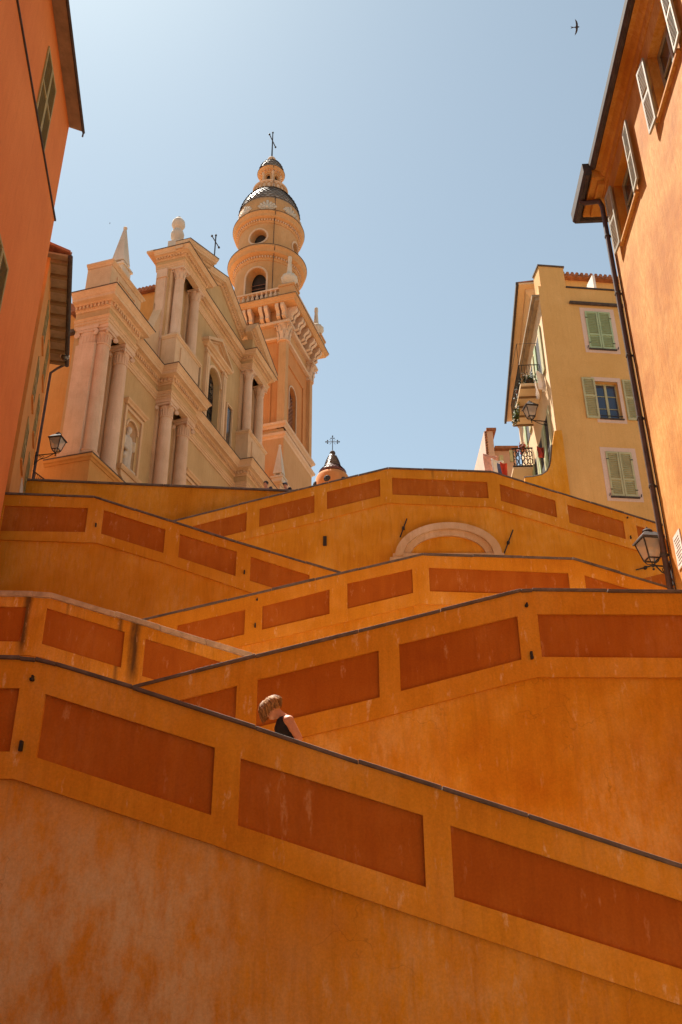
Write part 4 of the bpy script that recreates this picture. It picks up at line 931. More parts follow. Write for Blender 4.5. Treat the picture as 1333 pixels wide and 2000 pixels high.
# ------------------------------------------------------------------ shutters and lamps
def shutter_mesh(wd, h, t=.045, rail=.5, st=.07):
    a = MB(); a.box(0, st, 0, t, 0, h); a.box(wd - st, wd, 0, t, 0, h); a.box(st, wd - st, 0, t, 0, st * 1.2); a.box(st, wd - st, 0, t, h - st * 1.2, h); a.box(st, wd - st, 0, t, h * (1 - rail) - .04, h * (1 - rail) + .04)
    b = MB(); sp = .085; n = int((h - st * 2.4) / sp)
    for i in range(n):
        z = st * 1.2 + (h - st * 2.4) * i / n
        if abs(z + .03 - h * (1 - rail)) < .075: continue
        b.hexa([(st, .0, z), (wd - st, .0, z), (wd - st, .04, z + .05), (st, .04, z + .05), (st, .0, z + .014), (wd - st, .0, z + .014), (wd - st, .04, z + .064), (st, .04, z + .064)])
    c = MB(); c.box(st * .8, wd - st * .8, .041, .043, st, h - st)
    return a.mesh('shutter', False), b.mesh('louvers', False), c.mesh('backing', False)
def add_shutter(parent, me, mat, loc, rz, back=True, dark=False):
    o = put('shutter', me[0], mat, parent, loc, rz); put('louvers', me[1], mat, o, (0, 0, 0))['kind'] = 'stuff'
    if back: put('backing', me[2].copy() if me[2].materials and me[2].materials[0] != MATS[mat] else me[2], 'wood_beam' if dark else mat, o, (0, 0, 0))
    return o
def lantern(name, fr_loc, rz, scale, label, arm, group='wall lanterns'):
    """classic four-sided street lantern on a wall bracket; origin at the foot of the lantern body"""
    o = empty(name, fr_loc, rz); o.scale = (scale,) * 3; tag(o, label, 'street lamp', group)
    a, b, h = .13, .235, .46
    m = MB()
    for sx, sy in ((-1, -1), (1, -1), (1, 1), (-1, 1)): m.bar((sx * a, sy * a, 0), (sx * b, sy * b, h), .026)
    for q, z in ((a, 0), (b, h)):
        for s in (-1, 1): m.bar((-q, s * q, z), (q, s * q, z), .026); m.bar((s * q, -q, z), (s * q, q, z), .026)
    m.build('cage', 'iron', o)
    m = MB(); c = b + .045
    m.hexa([(-c, -c, h), (c, -c, h), (c, c, h), (-c, c, h), (-c, -c, h + .035), (c, -c, h + .035), (c, c, h + .035), (-c, c, h + .035)])
    d = .13; m.hexa([(-c + .01, -c + .01, h + .035), (c - .01, -c + .01, h + .035), (c - .01, c - .01, h + .035), (-c + .01, c - .01, h + .035), (-d, -d, h + .2), (d, -d, h + .2), (d, d, h + .2), (-d, d, h + .2)])
    m.lathe([(.1, h + .2), (.1, h + .25), (.12, h + .26), (.09, h + .3), (.03, h + .33), (.02, h + .37)], 14); m.build('lamp_roof', 'gutter', o)
    for k in range(4):
        r_ = Matrix.Rotation(k * math.pi / 2, 3, 'Z'); m = MB(); m.add([r_ @ Vector(p) for p in ((-a, -a, .0), (a, -a, .0), (b, -b, h), (-b, -b, h))], [(0, 1, 2, 3)]); m.build('pane', 'lamp_glass', o)
    m = MB(); m.ball((0, 0, .2), .05, 10, (1, 1, 1.5)); m.tube([(0, 0, -.02), (0, 0, .14)], .025, 8); m.build('bulb', 'plastic_white', o)
    m = MB()
    for sx, sy in ((-1, -1), (1, -1), (1, 1), (-1, 1)): m.tube([(sx * a, sy * a, 0), (sx * a * .7, sy * a * .7, -.08), (0, 0, -.13)], .012, 6)
    m.ball((0, 0, -.15), .045, 10); m.tube([(0, 0, -.15), (arm, 0, -.15)], .02, 8); m.ball((.0, 0, -.24), .03, 8)
    m.tube([(.06, 0, -.15), (arm * .45, 0, -.3), (arm * .8, 0, -.36), (arm, 0, -.5)], .016, 6)
    pts = [(arm * .72 + (.12 - .016 * i * .35) * math.cos(i * .55), 0, -.25 + (.1 - .013 * i * .35) * math.sin(i * .55)) for i in range(17)]; m.tube(pts, .011, 6)
    m.box(arm - .02, arm + .02, -.06, .06, -.6, -.02); m.build('bracket', 'iron', o); return o

# ------------------------------------------------------------------ right hand house
q = at(1318, 1150, 17.5); RB = Fr((q.x, q.y), 3.2)
rb = RB.root('orange_house'); tag(rb, 'tall sunlit orange house with downpipe at the right edge', 'building')
m = MB(); LX = -34; Ww2 = (-2.3, -.85, 17.3, 19.02); Ww1 = (-5.75, -4.35, 17.3, 19.02); Ww0 = (-9.3, -7.9, 17.3, 19.02)
m.box(-34, 0, -9, 0, 0, 17.3); m.box(-34, Ww0[0], -9, 0, 17.3, 19.02); m.box(Ww0[1], Ww1[0], -9, 0, 17.3, 19.02); m.box(Ww1[1], Ww2[0], -9, 0, 17.3, 19.02); m.box(Ww2[1], 0, -9, 0, 17.3, 19.02); m.box(-34, 0, -9, 0, 19.02, 20.04)
m.box(-30, -1, -9, -.5, 17.35, 19.0); m.build('wall', 'right_orange', rb, merge=False)
RSH = shutter_mesh(.42, 1.8, st=.06)
for x0, x1, z0, z1 in (Ww0, Ww1, Ww2):
    m = MB(); m.box(x0, x0 + .07, -.28, -.2, z0, z1); m.box(x1 - .07, x1, -.28, -.2, z0, z1); m.box(x0 + .07, x1 - .07, -.28, -.2, z0, z0 + .07); m.box(x0 + .07, x1 - .07, -.28, -.2, z1 - .07, z1); xm = (x0 + x1) / 2
    m.box(xm - .05, xm + .05, -.285, -.19, z0 + .07, z1 - .07); m.box(x0 + .07, x1 - .07, -.27, -.21, z0 + 1.0, z0 + 1.04); wd = m.build('window', 'shutter_grey', rb)
    for a, b in ((x0 + .07, xm - .05), (xm + .05, x1 - .07)): m = MB(); m.box(a, b, -.25, -.24, z0 + .07, z1 - .07); m.build('pane', 'glass_dark', wd)
    m = MB(); m.box(x0 - .12, x1 + .12, -.2, .07, z0 - .08, z0 - .001); m.build('sill', 'right_orange', rb, bevel=.01)
    add_shutter(rb, RSH, 'shutter_grey', (x1 + .03, .05, z0 - .02), R(4), False); o_ = add_shutter(rb, RSH, 'shutter_grey', (x0 - .03, .10, z0 - .02), R(180 - 3), False)
# eave: cove mouldings and gutter
m = MB(); m.sweep([(.0, 0), (-34, 0)], [(-.3, 19.5), (.03, 19.5), (.05, 19.58), (.05, 19.72), (.1, 19.76), (.16, 19.9), (.26, 19.96), (.28, 20.04), (-.3, 20.04)], end=True); m.build('eave_moulding', 'right_orange', rb)
m = MB(); m.box(-34, -.2, -6, .3, 20.042, 20.1); m.build('eave_board', 'wood_beam', rb)
m = MB(); m.sweep([(-.55, .24), (-34, .24)], [(0, 19.97), (.05, 19.92), (.11, 19.92), (.16, 20.0), (.17, 20.16), (.0, 20.16)]); m.build('gutter', 'gutter', rb)
m = MB(); m.box(-.5, .85, -.6, .36, 19.7, 20.02); m.box(-.4, .7, -.6, .22, 19.55, 19.7); m.build('eave_return', 'right_orange', rb, bevel=.02)
m = MB(); m.sweep([(.95, -.8), (.95, .36), (-.55, .36)], [(0, 19.82), (.06, 19.74), (.15, 19.74), (.2, 19.86), (.21, 20.14), (0, 20.14)]); m.box(-.5, .95, -.8, .36, 20.05, 20.12); m.build('gutter_box', 'gutter', rb)
m = MB(); m.hexa([(-34, -5, 21.9), (.9, -5, 21.9), (.9, .3, 20.14), (-34, .3, 20.14), (-34, -5, 22.0), (.9, -5, 22.0), (.9, .3, 20.2), (-34, .3, 20.2)])
for i in range(150): x = .8 - i * .23; m.tube([(x, .3, 20.22), (x, -5, 22.02)], .08, 6)
m.build('roof', 'roof_tile', rb)
m = MB(); m.tube([(.35, .5, 19.78), (.3, .42, 19.66), (.05, .12, 19.45), (-.02, .09, 19.2), (-.02, .09, 6.0)], .062, 12); pp_ = m.build('downpipe', 'rust_pipe', rb, smooth=True)
for z in (18.2, 16.4, 14.6, 12.9, 11.2, 9.6): m = MB(); m.lathe([(.07, -.03), (.075, -.02), (.075, .02), (.07, .03)], 12, (-.02, .09, z)); m.box(-.04, 0, -.02, .05, z - .02, z + .02); m.build('pipe_clip', 'gutter', pp_)
m = MB(); m.tube([(-.17, .03, 19.3), (-.16, .03, 6.5)], .012, 6); m.build('cable', 'iron', rb)
x, z = RB.p(1326, 1075); m = MB(); m.box(-.95, -.5, .0, .02, 9.05, 9.75); sg = m.build('notice', 'sign_white', rb)
m = MB()
for i in range(9): m.box(-.9 + .02 * (i % 3), -.55 - .03 * ((i * 7) % 4), .02, .023, 9.12 + i * .065, 9.135 + i * .065)
m.build('notice_text', 'gutter', sg)
p = at(1274, 1093, 17.75); lantern('wall_lantern', p, R(8), .9, 'large black lantern beside the downpipe of the right hand house', .42)

# ------------------------------------------------------------------ left hand house
q = at(0, 1020, 23.0); LB = Fr((q.x, q.y), -8.1)
lb = LB.root('orange_red_house'); tag(lb, 'tall plain orange-red house at the left edge with louvred shutters', 'building')
m = MB(); m.box(-30, 0, 0, 9, 0, 24.25); m.box(-30, -.03, .06, 9, 24.25, 29.2); m.build('wall', 'left_orange', lb)
m = MB(); m.box(-30, .06, -.05, .3, 24.25, 24.31); m.build('ledge', 'gutter', lb)
LSH = shutter_mesh(.8, 2.8, rail=.5)
for x0, z0, yy in ((-4.15, 24.45, .06), (-5.55, 15.9, 0.0)):
    for i in range(2): add_shutter(lb, LSH, 'shutter_olive', (x0 + .82 * i, yy - .05, z0), 0, True, True)
    m = MB(); m.box(x0 - .05, x0 + 1.68, yy - .02, yy + .01, z0 - .06, z0 - .003); m.build('sill', 'left_orange', lb)
m = MB(); m.hexa([(-30, -.42, 28.42), (.02, -.42, 28.42), (.02, 6, 30.4), (-30, 6, 30.4), (-30, -.42, 28.5), (.02, -.42, 28.5), (.02, 6, 30.48), (-30, 6, 30.48)]); m.build('roof', 'wood_soffit', lb)
m = MB(); m.hexa([(-30, -.43, 28.53), (.06, -.43, 28.53), (.06, 6, 30.5), (-30, 6, 30.5), (-30, -.43, 28.6), (.06, -.43, 28.6), (.06, 6, 30.58), (-30, 6, 30.58)]); m.build('roof_tiles', 'roof_tile', lb)
m = MB(); m.tube([(-30, -.44, 28.42), (.06, -.44, 28.42)], .05, 8); m.tube([(.03, -.44, 28.42), (.03, -.43, 28.2)], .03, 8); m.build('gutter', 'gutter', lb)

# ------------------------------------------------------------------ house in the alley beyond it
q = at(60, 935, 30.0); L2 = Fr((q.x, q.y), -15.5)
l2 = L2.root('alley_house', 14.0); tag(l2, 'narrow orange house with deep wooden eave beside the church', 'building')
def L2B(m, name, mat, parent=l2, **k): m.xform(lambda x, y, z: (x, y, z - 14.0)); return m.build(name, mat, parent, **k)
zt = L2.p(100, 495, 0)[1]
EH = 23.75
m = MB(); m.box(-6.0, 0, 0, 8, 10, EH); L2B(m, 'wall', 'alley_orange')
m = MB(); m.box(-6.2, .12, -.6, 6, EH, EH + .08); L2B(m, 'eave_board', 'wood_soffit')
for i in range(9): m = MB(); x = -5.9 + i * .73; m.box(x - .06, x + .06, -.56, 0, EH - .12, EH - .002); L2B(m, 'rafter', 'wood_beam')
m = MB(); m.tube([(-6.2, -.63, EH + .02), (.14, -.63, EH + .02)], .085, 10); L2B(m, 'gutter', 'gutter')
m = MB(); m.hexa([(-6.3, -.62, EH + .1), (.2, -.62, EH + .1), (.2, 6, EH + 2.2), (-6.3, 6, EH + 2.2), (-6.3, -.62, EH + .2), (.2, -.62, EH + .2), (.2, 6, EH + 2.3), (-6.3, 6, EH + 2.3)])
for i in range(30): x = .12 - i * .215; m.tube([(x, -.64, EH + .2), (x, 6, EH + 2.3)], .08, 6)
L2B(m, 'roof', 'roof_tile')
m = MB(); m.tube([(.03, -.6, EH), (.05, -.3, EH - .25), (.06, -.08, EH - .5), (.06, -.08, 14.5)], .05, 8); L2B(m, 'downpipe', 'rust_pipe')
ASH = shutter_mesh(.45, 1.6)
for x in (-1.7, -4.0):
    for z in (21.6, 19.2, 16.8):
        m = MB(); m.box(x - .45, x + .45, -.012, .02, z, z + 1.6); wn = L2B(m, 'window', 'dark_inside')
        m = MB(); m.box(x - .55, x + .55, -.06, .01, z - .09, z - .003); L2B(m, 'sill', 'alley_orange')
        for s in (0, 1): add_shutter(l2, ASH, 'shutter_olive', (x - .45 + s * .45, -.03, z - 14.0), 0)
m = MB(); m.box(-3.2, -1.6, -.03, .02, 14.2, 16.8); L2B(m, 'pale_base', 'pale_stone')
# camera dome on a bracket
p = L2.O + L2.d * (-.5) + L2.n * -.55; cm = empty('security_camera', (p.x, p.y, 0), R(90 + 15.5)); zc_ = at(110, 697, p.y).z; cm.location.z = zc_; tag(cm, 'white dome security camera bracketed off the alley house', 'camera')
m = MB(); m.lathe([(.05, .22), (.12, .2), (.17, .1), (.18, 0)], 20); m.build('housing', 'plastic_white', cm, smooth=True)
m = MB(); m.ball((0, 0, 0), .15, 16); m.build('dome', 'glass_dark', cm, smooth=True)
m = MB(); m.tube([(0, 0, .2), (0, .06, .3), (0, .55, .3)], .035, 8); m.box(-.06, .06, .5, .56, .2, .4); m.build('arm', 'plastic_white', cm, smooth=True)
p = at(110, 879, 29.9); lantern('wall_lantern', p, R(170), .95, 'small black lantern on the corner of the alley house by the church', .8)
# iron railing beside the plaza wall
p = at(62, 934, 29.3); rl = empty('iron_railing', (p.x, p.y, 16.4)); tag(rl, 'dark red iron railing sloping between alley house and church', 'railing')
for i in range(11): m = MB(); x = .05 + i * .07; zt_ = 2.0 - x * .75; m.tube([(x, 0, 0), (x, 0, zt_)], .012, 6); m.build('baluster', 'rust_pipe', rl)
m = MB(); m.tube([(0, 0, 2.04), (.8, 0, 1.42)], .022, 6); m.build('handrail', 'rust_pipe', rl)

# ------------------------------------------------------------------ yellow house on the right
q = at(1080, 780, 32.0); YH = Fr((q.x, q.y), 84.0)
yh = YH.root('yellow_house', 10.0); tag(yh, 'tall yellow house with green shutters and pink window surrounds', 'building')
def YBd(m, name, mat, parent=yh, **k): m.xform(lambda x, y, z: (x, y, z - 10.0)); return m.build(name, mat, parent, **k)
sk = math.tan(R(9.2))      # the side wall opens a little from square
def side(y, off=0.0): return (y * -0 + y * math.sin(R(3.2 - (84 - 90))) * 1.0 - off, y)
m = MB(); W2 = (1.9, 2.86, 22.43, 24.26)
def yslab(m, z0, z1, x0=0., x1=9., d=7.5):
    m.hexa([(x0, 0, z0), (x1, 0, z0), (x1, d, z0), (x0 + (d * math.tan(R(9.2)) if x0 == 0 else 0), d, z0), (x0, 0, z1), (x1, 0, z1), (x1, d, z1), (x0 + (d * math.tan(R(9.2)) if x0 == 0 else 0), d, z1)])
yslab(m, 0, W2[2]); yslab(m, W2[2], W2[3], 0., W2[0]); m.box(W2[1], 9, 0, 7.5, W2[2], W2[3]); m.box(W2[0], W2[1], .6, 7.5, W2[2], W2[3]); yslab(m, W2[3], 29.15)
YBd(m, 'wall', 'yellow')
m = MB(); m.box(.12, 1.25, .0, .75, 29.15, 30.28); ck = YBd(m, 'chimney_stack', 'yellow')
m = MB(); m.box(.08, 1.29, -.04, .79, 30.28, 30.36); YBd(m, 'chimney_cap', 'ledge_stain', ck)
for i in range(3): m = MB(); x = .3 + i * .33; m.tube([(x, .2, 30.4), (x + .18, .5, 30.46)], .09, 8); YBd(m, 'ridge_tile', 'roof_tile', ck)
m = MB(); m.box(1.25, 9, -.05, .2, 29.15, 29.22); YBd(m, 'roof_edge', 'gutter')
m = MB(); m.tube([(1.3, -.07, 28.3), (9, -.07, 28.3)], .075, 10); YBd(m, 'rain_gutter', 'gutter')
def trim(x0, x1, z0, z1, t=.2):
    m = MB(); e = .012
    m.box(x0 - t, x0, -e, .02, z0 - t, z1 + t); m.box(x1, x1 + t, -e, .02, z0 - t, z1 + t); m.box(x0, x1, -e, .02, z1, z1 + t); m.box(x0, x1, -e, .02, z0 - t, z0); return YBd(m, 'window_surround', 'window_trim')
for (x0, x1, z0, z1, mt) in ((1.91, 3.03, 25.92, 27.9, 'shutter_green'), (1.87, 2.93, 18.84, 20.86, 'shutter_sage')):
    trim(x0, x1, z0, z1); wd_ = (x1 - x0) / 2 - .01; S_ = shutter_mesh(wd_, z1 - z0, rail=.62)
    for i in range(2): add_shutter(yh, S_, mt, (x0 + i * (wd_ + .02), -.045, z0 - 10.0), 0)
    m = MB(); m.box(x0 - .05, x1 + .05, -.08, -.001, z0 - .06, z0 - .004); YBd(m, 'sill', 'gutter')
    for sx in (x0 + .03, x1 - .03):
        for z in (z0 + .3, z1 - .35): m = MB(); m.box(sx - .05, sx + .05, -.06, -.046, z - .015, z + .015); YBd(m, 'hinge', 'iron')
    for sx in (x0 - .1, x1 + .1): m = MB(); m.tube([(sx, -.06, z0 + .0), (sx + .03, -.06, z0 + .12)], .018, 6); YBd(m, 'shutter_dog', 'iron')
x0, x1, z0, z1 = W2
m = MB(); e = .012; t = .14
m.box(x0 - t, x0, -e, .02, z0 - .2, z1 + .2); m.box(x1, x1 + t, -e, .02, z0 - .2, z1 + .2); m.box(x0, x1, -e, .02, z1, z1 + .2); m.box(x0, x1, -e, .02, z0 - .2, z0 - .05); YBd(m, 'window_surround', 'window_trim')
m = MB(); f_ = .05; xm = (x0 + x1) / 2
m.box(x0, x0 + f_, .2, .26, z0, z1); m.box(x1 - f_, x1, .2, .26, z0, z1); m.box(x0, x1, .2, .26, z0, z0 + f_); m.box(x0, x1, .2, .26, z1 - f_, z1); m.box(xm - .05, xm + .05, .19, .26, z0, z1)
for q in (1, 2): m.box(x0, x1, .21, .25, z0 + (z1 - z0) * q / 3 - .012, z0 + (z1 - z0) * q / 3 + .012)
wn = YBd(m, 'window', 'shutter_sage')
for i in range(2):
    for j in range(3):
        m = MB(); a = x0 + .05 if i == 0 else xm + .05; b = xm - .05 if i == 0 else x1 - .05; m.box(a, b, .232, .236, z0 + .03 + (z1 - z0 - .06) * j / 3 + .012, z0 + .03 + (z1 - z0 - .06) * (j + 1) / 3 - .012); YBd(m, 'pane', 'glass_blue', wn)
m = MB(); m.box(x0 - .03, x1 + .03, -.07, .25, z0 - .05, z0 - .002); YBd(m, 'sill', 'gutter')
m = MB(); m.box(x0 + .02, x1 - .02, -.05, -.02, z0 + .1, z0 + .13); YBd(m, 'window_bar', 'iron')
S_ = shutter_mesh(.54, 1.98, rail=.45)
add_shutter(yh, S_, 'shutter_sage', (x0 - .57, -.06, z0 - 10.03), 0); add_shutter(yh, S_, 'shutter_sage', (x1 + .2, -.06, z0 - 10.03), 0)
# penthouse behind the roof edge
m = MB(); m.box(2.1, 9, 2.5, 6, 29.15, 31.85); YBd(m, 'penthouse_wall', 'yellow')
m = MB(); m.box(1.85, 9, 2.2, 6.3, 31.85, 31.98)
for i in range(30): x = 1.9 + i * .23; m.tube([(x, 2.15, 31.98), (x, 6.2, 32.4)], .09, 6)
YBd(m, 'penthouse_roof', 'roof_tile'); m = MB(); m.box(3.0, 3.12, 1.0, 1.9, 29.15, 30.9); YBd(m, 'roof_fin', 'cloth_white')
# lit side wall: own frame
SY = Fr((YH.O.x, YH.O.y), 3.2)
def SB(m, name, mat, parent=None, **k):      # local x along the side (away), local y outwards to the left
    a = R(90 - 3.2) - R(90 - 84); c_, s_ = math.cos(a), math.sin(a)
    m.xform(lambda x, y, z: (x * c_ - y * s_, x * s_ + y * c_, z - 10.0)); return m.build(name, mat, parent or yh, **k)
m = MB(); m.box(.02, 7.3, .0, .02, 10, 28.6); SB(m, 'side_wall', 'peach_lit')
m = MB(); m.box(-.02, 7.4, .0, .32, 28.55, 28.66); m.box(.02, 7.4, .02, .2, 28.4, 28.55); SB(m, 'side_eave', 'wood_soffit')
for x, z, h in ((1.0, 25.1, 2.3), (3.2, 25.1, 2.3), (1.2, 21.0, 2.4), (2.9, 21.0, 2.4), (4.6, 21.0, 2.4), (1.2, 17.6, 2.2), (3.4, 17.6, 2.2), (5.6, 25.1, 2.2)):
    m = MB(); m.box(x, x + .9, .02, .04, z, z + h); SB(m, 'side_window', 'dark_inside')
    m = MB(); m.box(x - .5, x - .03, .03, .09, z, z + h); SB(m, 'side_shutter', 'shutter_sage'); m = MB(); m.box(x + .93, x + 1.4, .03, .09, z, z + h); SB(m, 'side_shutter', 'shutter_green')
m = MB(); m.box(1.6, 4.85, .0, .95, 25.05, 25.17); bl_ = SB(m, 'balcony', 'peach_lit')
for i in range(5): m = MB(); x = 1.7 + i * .76; m.box(x - .04, x + .04, .02, .93, 24.98, 25.048); SB(m, 'joist', 'wood_beam', bl_)
m = MB()
for i in range(9): y = .05 + i * .11; m.tube([(1.63, y, 25.17), (1.63, y, 26.15)], .01, 5)
for i in range(24): x = 1.63 + i * .138; m.tube([(x, .93, 25.17), (x, .93, 26.15)], .01, 5)
m.tube([(1.63, .02, 26.15), (1.63, .93, 26.15), (4.82, .93, 26.15)], .022, 6); m.tube([(1.63, .93, 26.1), (1.63, .93, 27.3), (1.63, .03, 27.3)], .012, 5); m.tube([(1.63, .93, 27.3), (4.8, .93, 27.3)], .012, 5); SB(m, 'balcony_railing', 'iron', bl_)
m = MB(); m.box(5.6, 7.0, .0, 1.0, 23.2, 23.32); b2 = SB(m, 'lower_balcony', 'peach_lit')
m = MB()
for i in range(8): y = .06 + i * .125; m.tube([(5.62, y, 23.32), (5.62, y, 24.3)], .02, 5)
for q in range(4):
    for p in range(2): c = (.18 + q * .22, 23.6 + p * .4); m.tube([(5.62, c[0] + .1 * math.cos(t * .6), c[1] + .16 * math.sin(t * .6)) for t in range(11)], .022, 5)
m.box(5.6, 5.64, .02, 1.0, 24.28, 24.34); m.box(5.6, 5.64, .02, 1.0, 23.3, 23.4); SB(m, 'ornate_railing', 'iron', b2)
# neighbour with deep eave
q = at(1009, 571, 38.0); Y2 = Fr((q.x, q.y), 6.2); ez = q.z
y2 = Y2.root('eave_house', 14.0); tag(y2, 'peach house with deep overhanging eave behind the yellow house', 'building')
def Y2B(m, name, mat, parent=y2, **k): m.xform(lambda x, y, z: (x, y, z - 14.0)); return m.build(name, mat, parent, **k)
m = MB(); m.box(.0, 12, -2.4, -.75, 14, ez - .1); Y2B(m, 'wall', 'peach_lit')
m = MB(); m.sweep([(.0, -2.4), (.0, -.75), (12, -.75)][::-1], [(-.2, ez - .75), (.03, ez - .75), (.1, ez - .6), (.12, ez - .5), (.3, ez - .3), (.34, ez - .1), (-.2, ez - .1)]); Y2B(m, 'eave_moulding', 'peach_lit')
m = MB(); m.box(-.7, 12.2, -2.2, -.05, ez - .1, ez); Y2B(m, 'soffit', 'peach_lit'); m = MB(); m.box(-.75, 12.25, -.05, .08, ez - .22, ez + .03); Y2B(m, 'gutter', 'gutter')
m = MB(); m.hexa([(-.7, -2.2, ez + .1), (12.2, -2.2, ez + .1), (12.2, .03, ez + .005), (-.7, .03, ez + .005), (-.7, -2.2, ez + .2), (12.2, -2.2, ez + .2), (12.2, .03, ez + .08), (-.7, .03, ez + .08)]); Y2B(m, 'roof', 'roof_tile')
for i in range(4):
    for z in (30.0, 26.5, 23.0): m = MB(); m.box(1 + i * 2.6, 2.0 + i * 2.6, -.76, -.7, z, z + 2.1); Y2B(m, 'window', 'shutter_sage')
# far pink house
def px_house(Y):
    o = empty('pink_house', (at(965, 930, Y).x, Y, 16)); tag(o, 'small far pink house with tiled gable beside the eave house', 'building'); bx = o.location.x
    X = lambda p, y_: at(p, y_, Y).x - bx; Z = lambda y_: at(965, y_, Y).z - 16
    m = MB(); m.box(X(968, 930), X(1012, 900), .5, 6, -2, Z(872)); m.build('wall', 'far_pink', o)
    m = MB(); m.box(X(951, 900), X(968, 900), 0, 6, -2, Z(842)); m.build('gable_wall', 'far_pink', o)
    m = MB(); m.box(X(950, 842), X(969, 842), -.15, 6, Z(842), Z(838)); m.build('gable_roof', 'roof_tile', o)
    m = MB()
    for i in range(16): m.tube([(X(950, 840) - .04, -.1, Z(920 - 5 * i)), (X(950, 840) - .04, 5, Z(920 - 5 * i))], .06, 6)
    m.build('verge_tiles', 'roof_tile', o)
    m = MB(); m.box(X(968, 868), X(1014, 868), .2, 6, Z(872), Z(867)); m.build('roof', 'roof_tile', o)
    for p, y_ in ((976, 900), (996, 890)): m = MB(); m.box(X(p, y_), X(p + 8, y_), -.05, .05, Z(y_ + 12), Z(y_ - 10)); m.build('window', 'shutter_sage', o)
px_house(46)
# curved stair wall at the foot of the yellow house
q = [(lambda v: (v.x, v.z))(at(920 + x / 3.603, 500 + y / 3.603, 31.85)) for x, y in ((380, 1560), (440, 1555), (500, 1542), (540, 1515), (558, 1480), (566, 1440), (575, 1330), (590, 1230), (640, 1225))]
sw = empty('stair_wall', (0, 31.85, 0)); tag(sw, 'low orange wall with curved top at the foot of the yellow house', 'wall')
m = MB(); m.prism([(q[0][0], 10), (q[-1][0], 10)] + q[::-1], FF, 0, .14); m.build('wall', 'ochre', sw)
m = MB(); pts = [(x, .07, z + .03) for x, z in q[:7]]; m.tube(pts, .06, 6); m.build('wall_edge', 'ledge_stain', sw)
# balcony plants, laundry, lamp
def side_pt(x, y, z): v = SY.O + SY.d * x + SY.n * y; return Vector((v.x, v.y, z))
def plant(name, c, rad, n, mats, label, cat='plant', sz=.075, seed=1, pot=True):
    o = empty(name, c); tag(o, label, cat); rn = random.Random(seed)
    for j, mt in enumerate(mats):
        m = MB()
        for i in range(n[j]):
            p = Vector((rn.gauss(0, 1) * rad[0], rn.gauss(0, 1) * rad[1], abs(rn.gauss(.5, .5)) * rad[2])); a = Vector((rn.uniform(-1, 1), rn.uniform(-1, 1), rn.uniform(-1, 1))).normalized(); b = a.orthogonal().normalized(); s = sz * rn.uniform(.5, 1.2)
            m.add([p - a * s, p + b * s * .4, p + a * s, p - b * s * .4], [(0, 1, 2, 3)])
        m.build('flowers' if 'flower' in mt else 'foliage', mt, o)
    if pot:
        m = MB(); m.lathe([(.1, 0), (.15, .25), (.17, .25), (.17, .29), (.12, .29)], 12); m.build('pot', 'roof_tile', o, smooth=True)
    return o
plant('potted_plant', side_pt(1.85, .5, 25.17), (.15, .12, .45), (520, 110), ('leaf', 'leaf_light'), 'dark bushy plant filling the upper balcony of the yellow house', seed=2)
plant('potted_plant', side_pt(2.6, .85, 25.17), (.07, .3, .42), (420,), ('leaf',), 'dark trailing plant on the outer edge of the upper balcony', seed=3)
plant('hanging_plant', side_pt(3.2, 1.0, 24.35), (.06, .25, .4), (200, 200), ('leaf', 'leaf_light'), 'pale green plant hanging below the upper balcony', seed=4, sz=.08, pot=False)
plant('flower_pot', side_pt(5.75, .45, 24.25), (.1, .22, .22), (80, 90), ('leaf', 'flower_red'), 'red geraniums on the ornate lower balcony', seed=5, sz=.08)
def cloth(c, wd, h, mt, label, rz, seed):
    o = None; m = MB(); rn = random.Random(seed); vs = []; fs = []; nx, nz = 8, 8
    for i in range(nz + 1):
        for j in range(nx + 1):
            u, v = j / nx, i / nz; vs.append(((u - .5) * wd * (1 - .25 * v * abs(math.sin(seed))), .05 * math.sin(u * 9 + seed) * (.3 + v) + .02 * math.sin(v * 7), -v * h - .06 * math.sin(u * math.pi) ** 2))
    for i in range(nz):
        for j in range(nx): fs.append((i * (nx + 1) + j, i * (nx + 1) + j + 1, (i + 1) * (nx + 1) + j + 1, (i + 1) * (nx + 1) + j))
    m.add(vs, fs); o = m.build('hanging_cloth', mt, None, smooth=True, loc=c, rz=rz); md = o.modifiers.new('s', 'SOLIDIFY'); md.thickness = .01
    tag(o, label, 'laundry', 'laundry by the yellow house')
cloth(side_pt(.7, .22, 25.1), .5, .9, 'cloth_white', 'crumpled white cloth hanging at the corner of the yellow house', R(40), 1)
cloth(side_pt(1.2, .35, 24.9), .4, .75, 'cloth_white', 'white cloth hanging behind the crumpled one at the yellow corner', R(70), 2)
for px_, py_, Y_, wd_, h_, mt, lb_ in ((958, 888, 40, .8, 1.5, 'cloth_pink', 'pink cloth hanging in front of the far pink house'), (972, 898, 39, .7, 1.1, 'cloth_white', 'white sheet hanging in front of the far pink house'), (984, 903, 38, .4, .9, 'cloth_red', 'red cloth hanging left of the ornate balcony'), (978, 905, 38.5, .35, .8, 'cloth_blue', 'dark blue cloth hanging beside the red one'), (1056, 872, 34, .35, .5, 'flower_red', 'small red cloth hanging low at the yellow corner')):
    cloth(at(px_, py_, Y_), wd_, h_, mt, lb_, R(20), hash(lb_) % 7 + 1)
p = at(1038, 815, 33.4); lantern('wall_lantern', p, R(8), 1.0, 'black lantern on a scrolled bracket at the corner of the yellow house', .85)

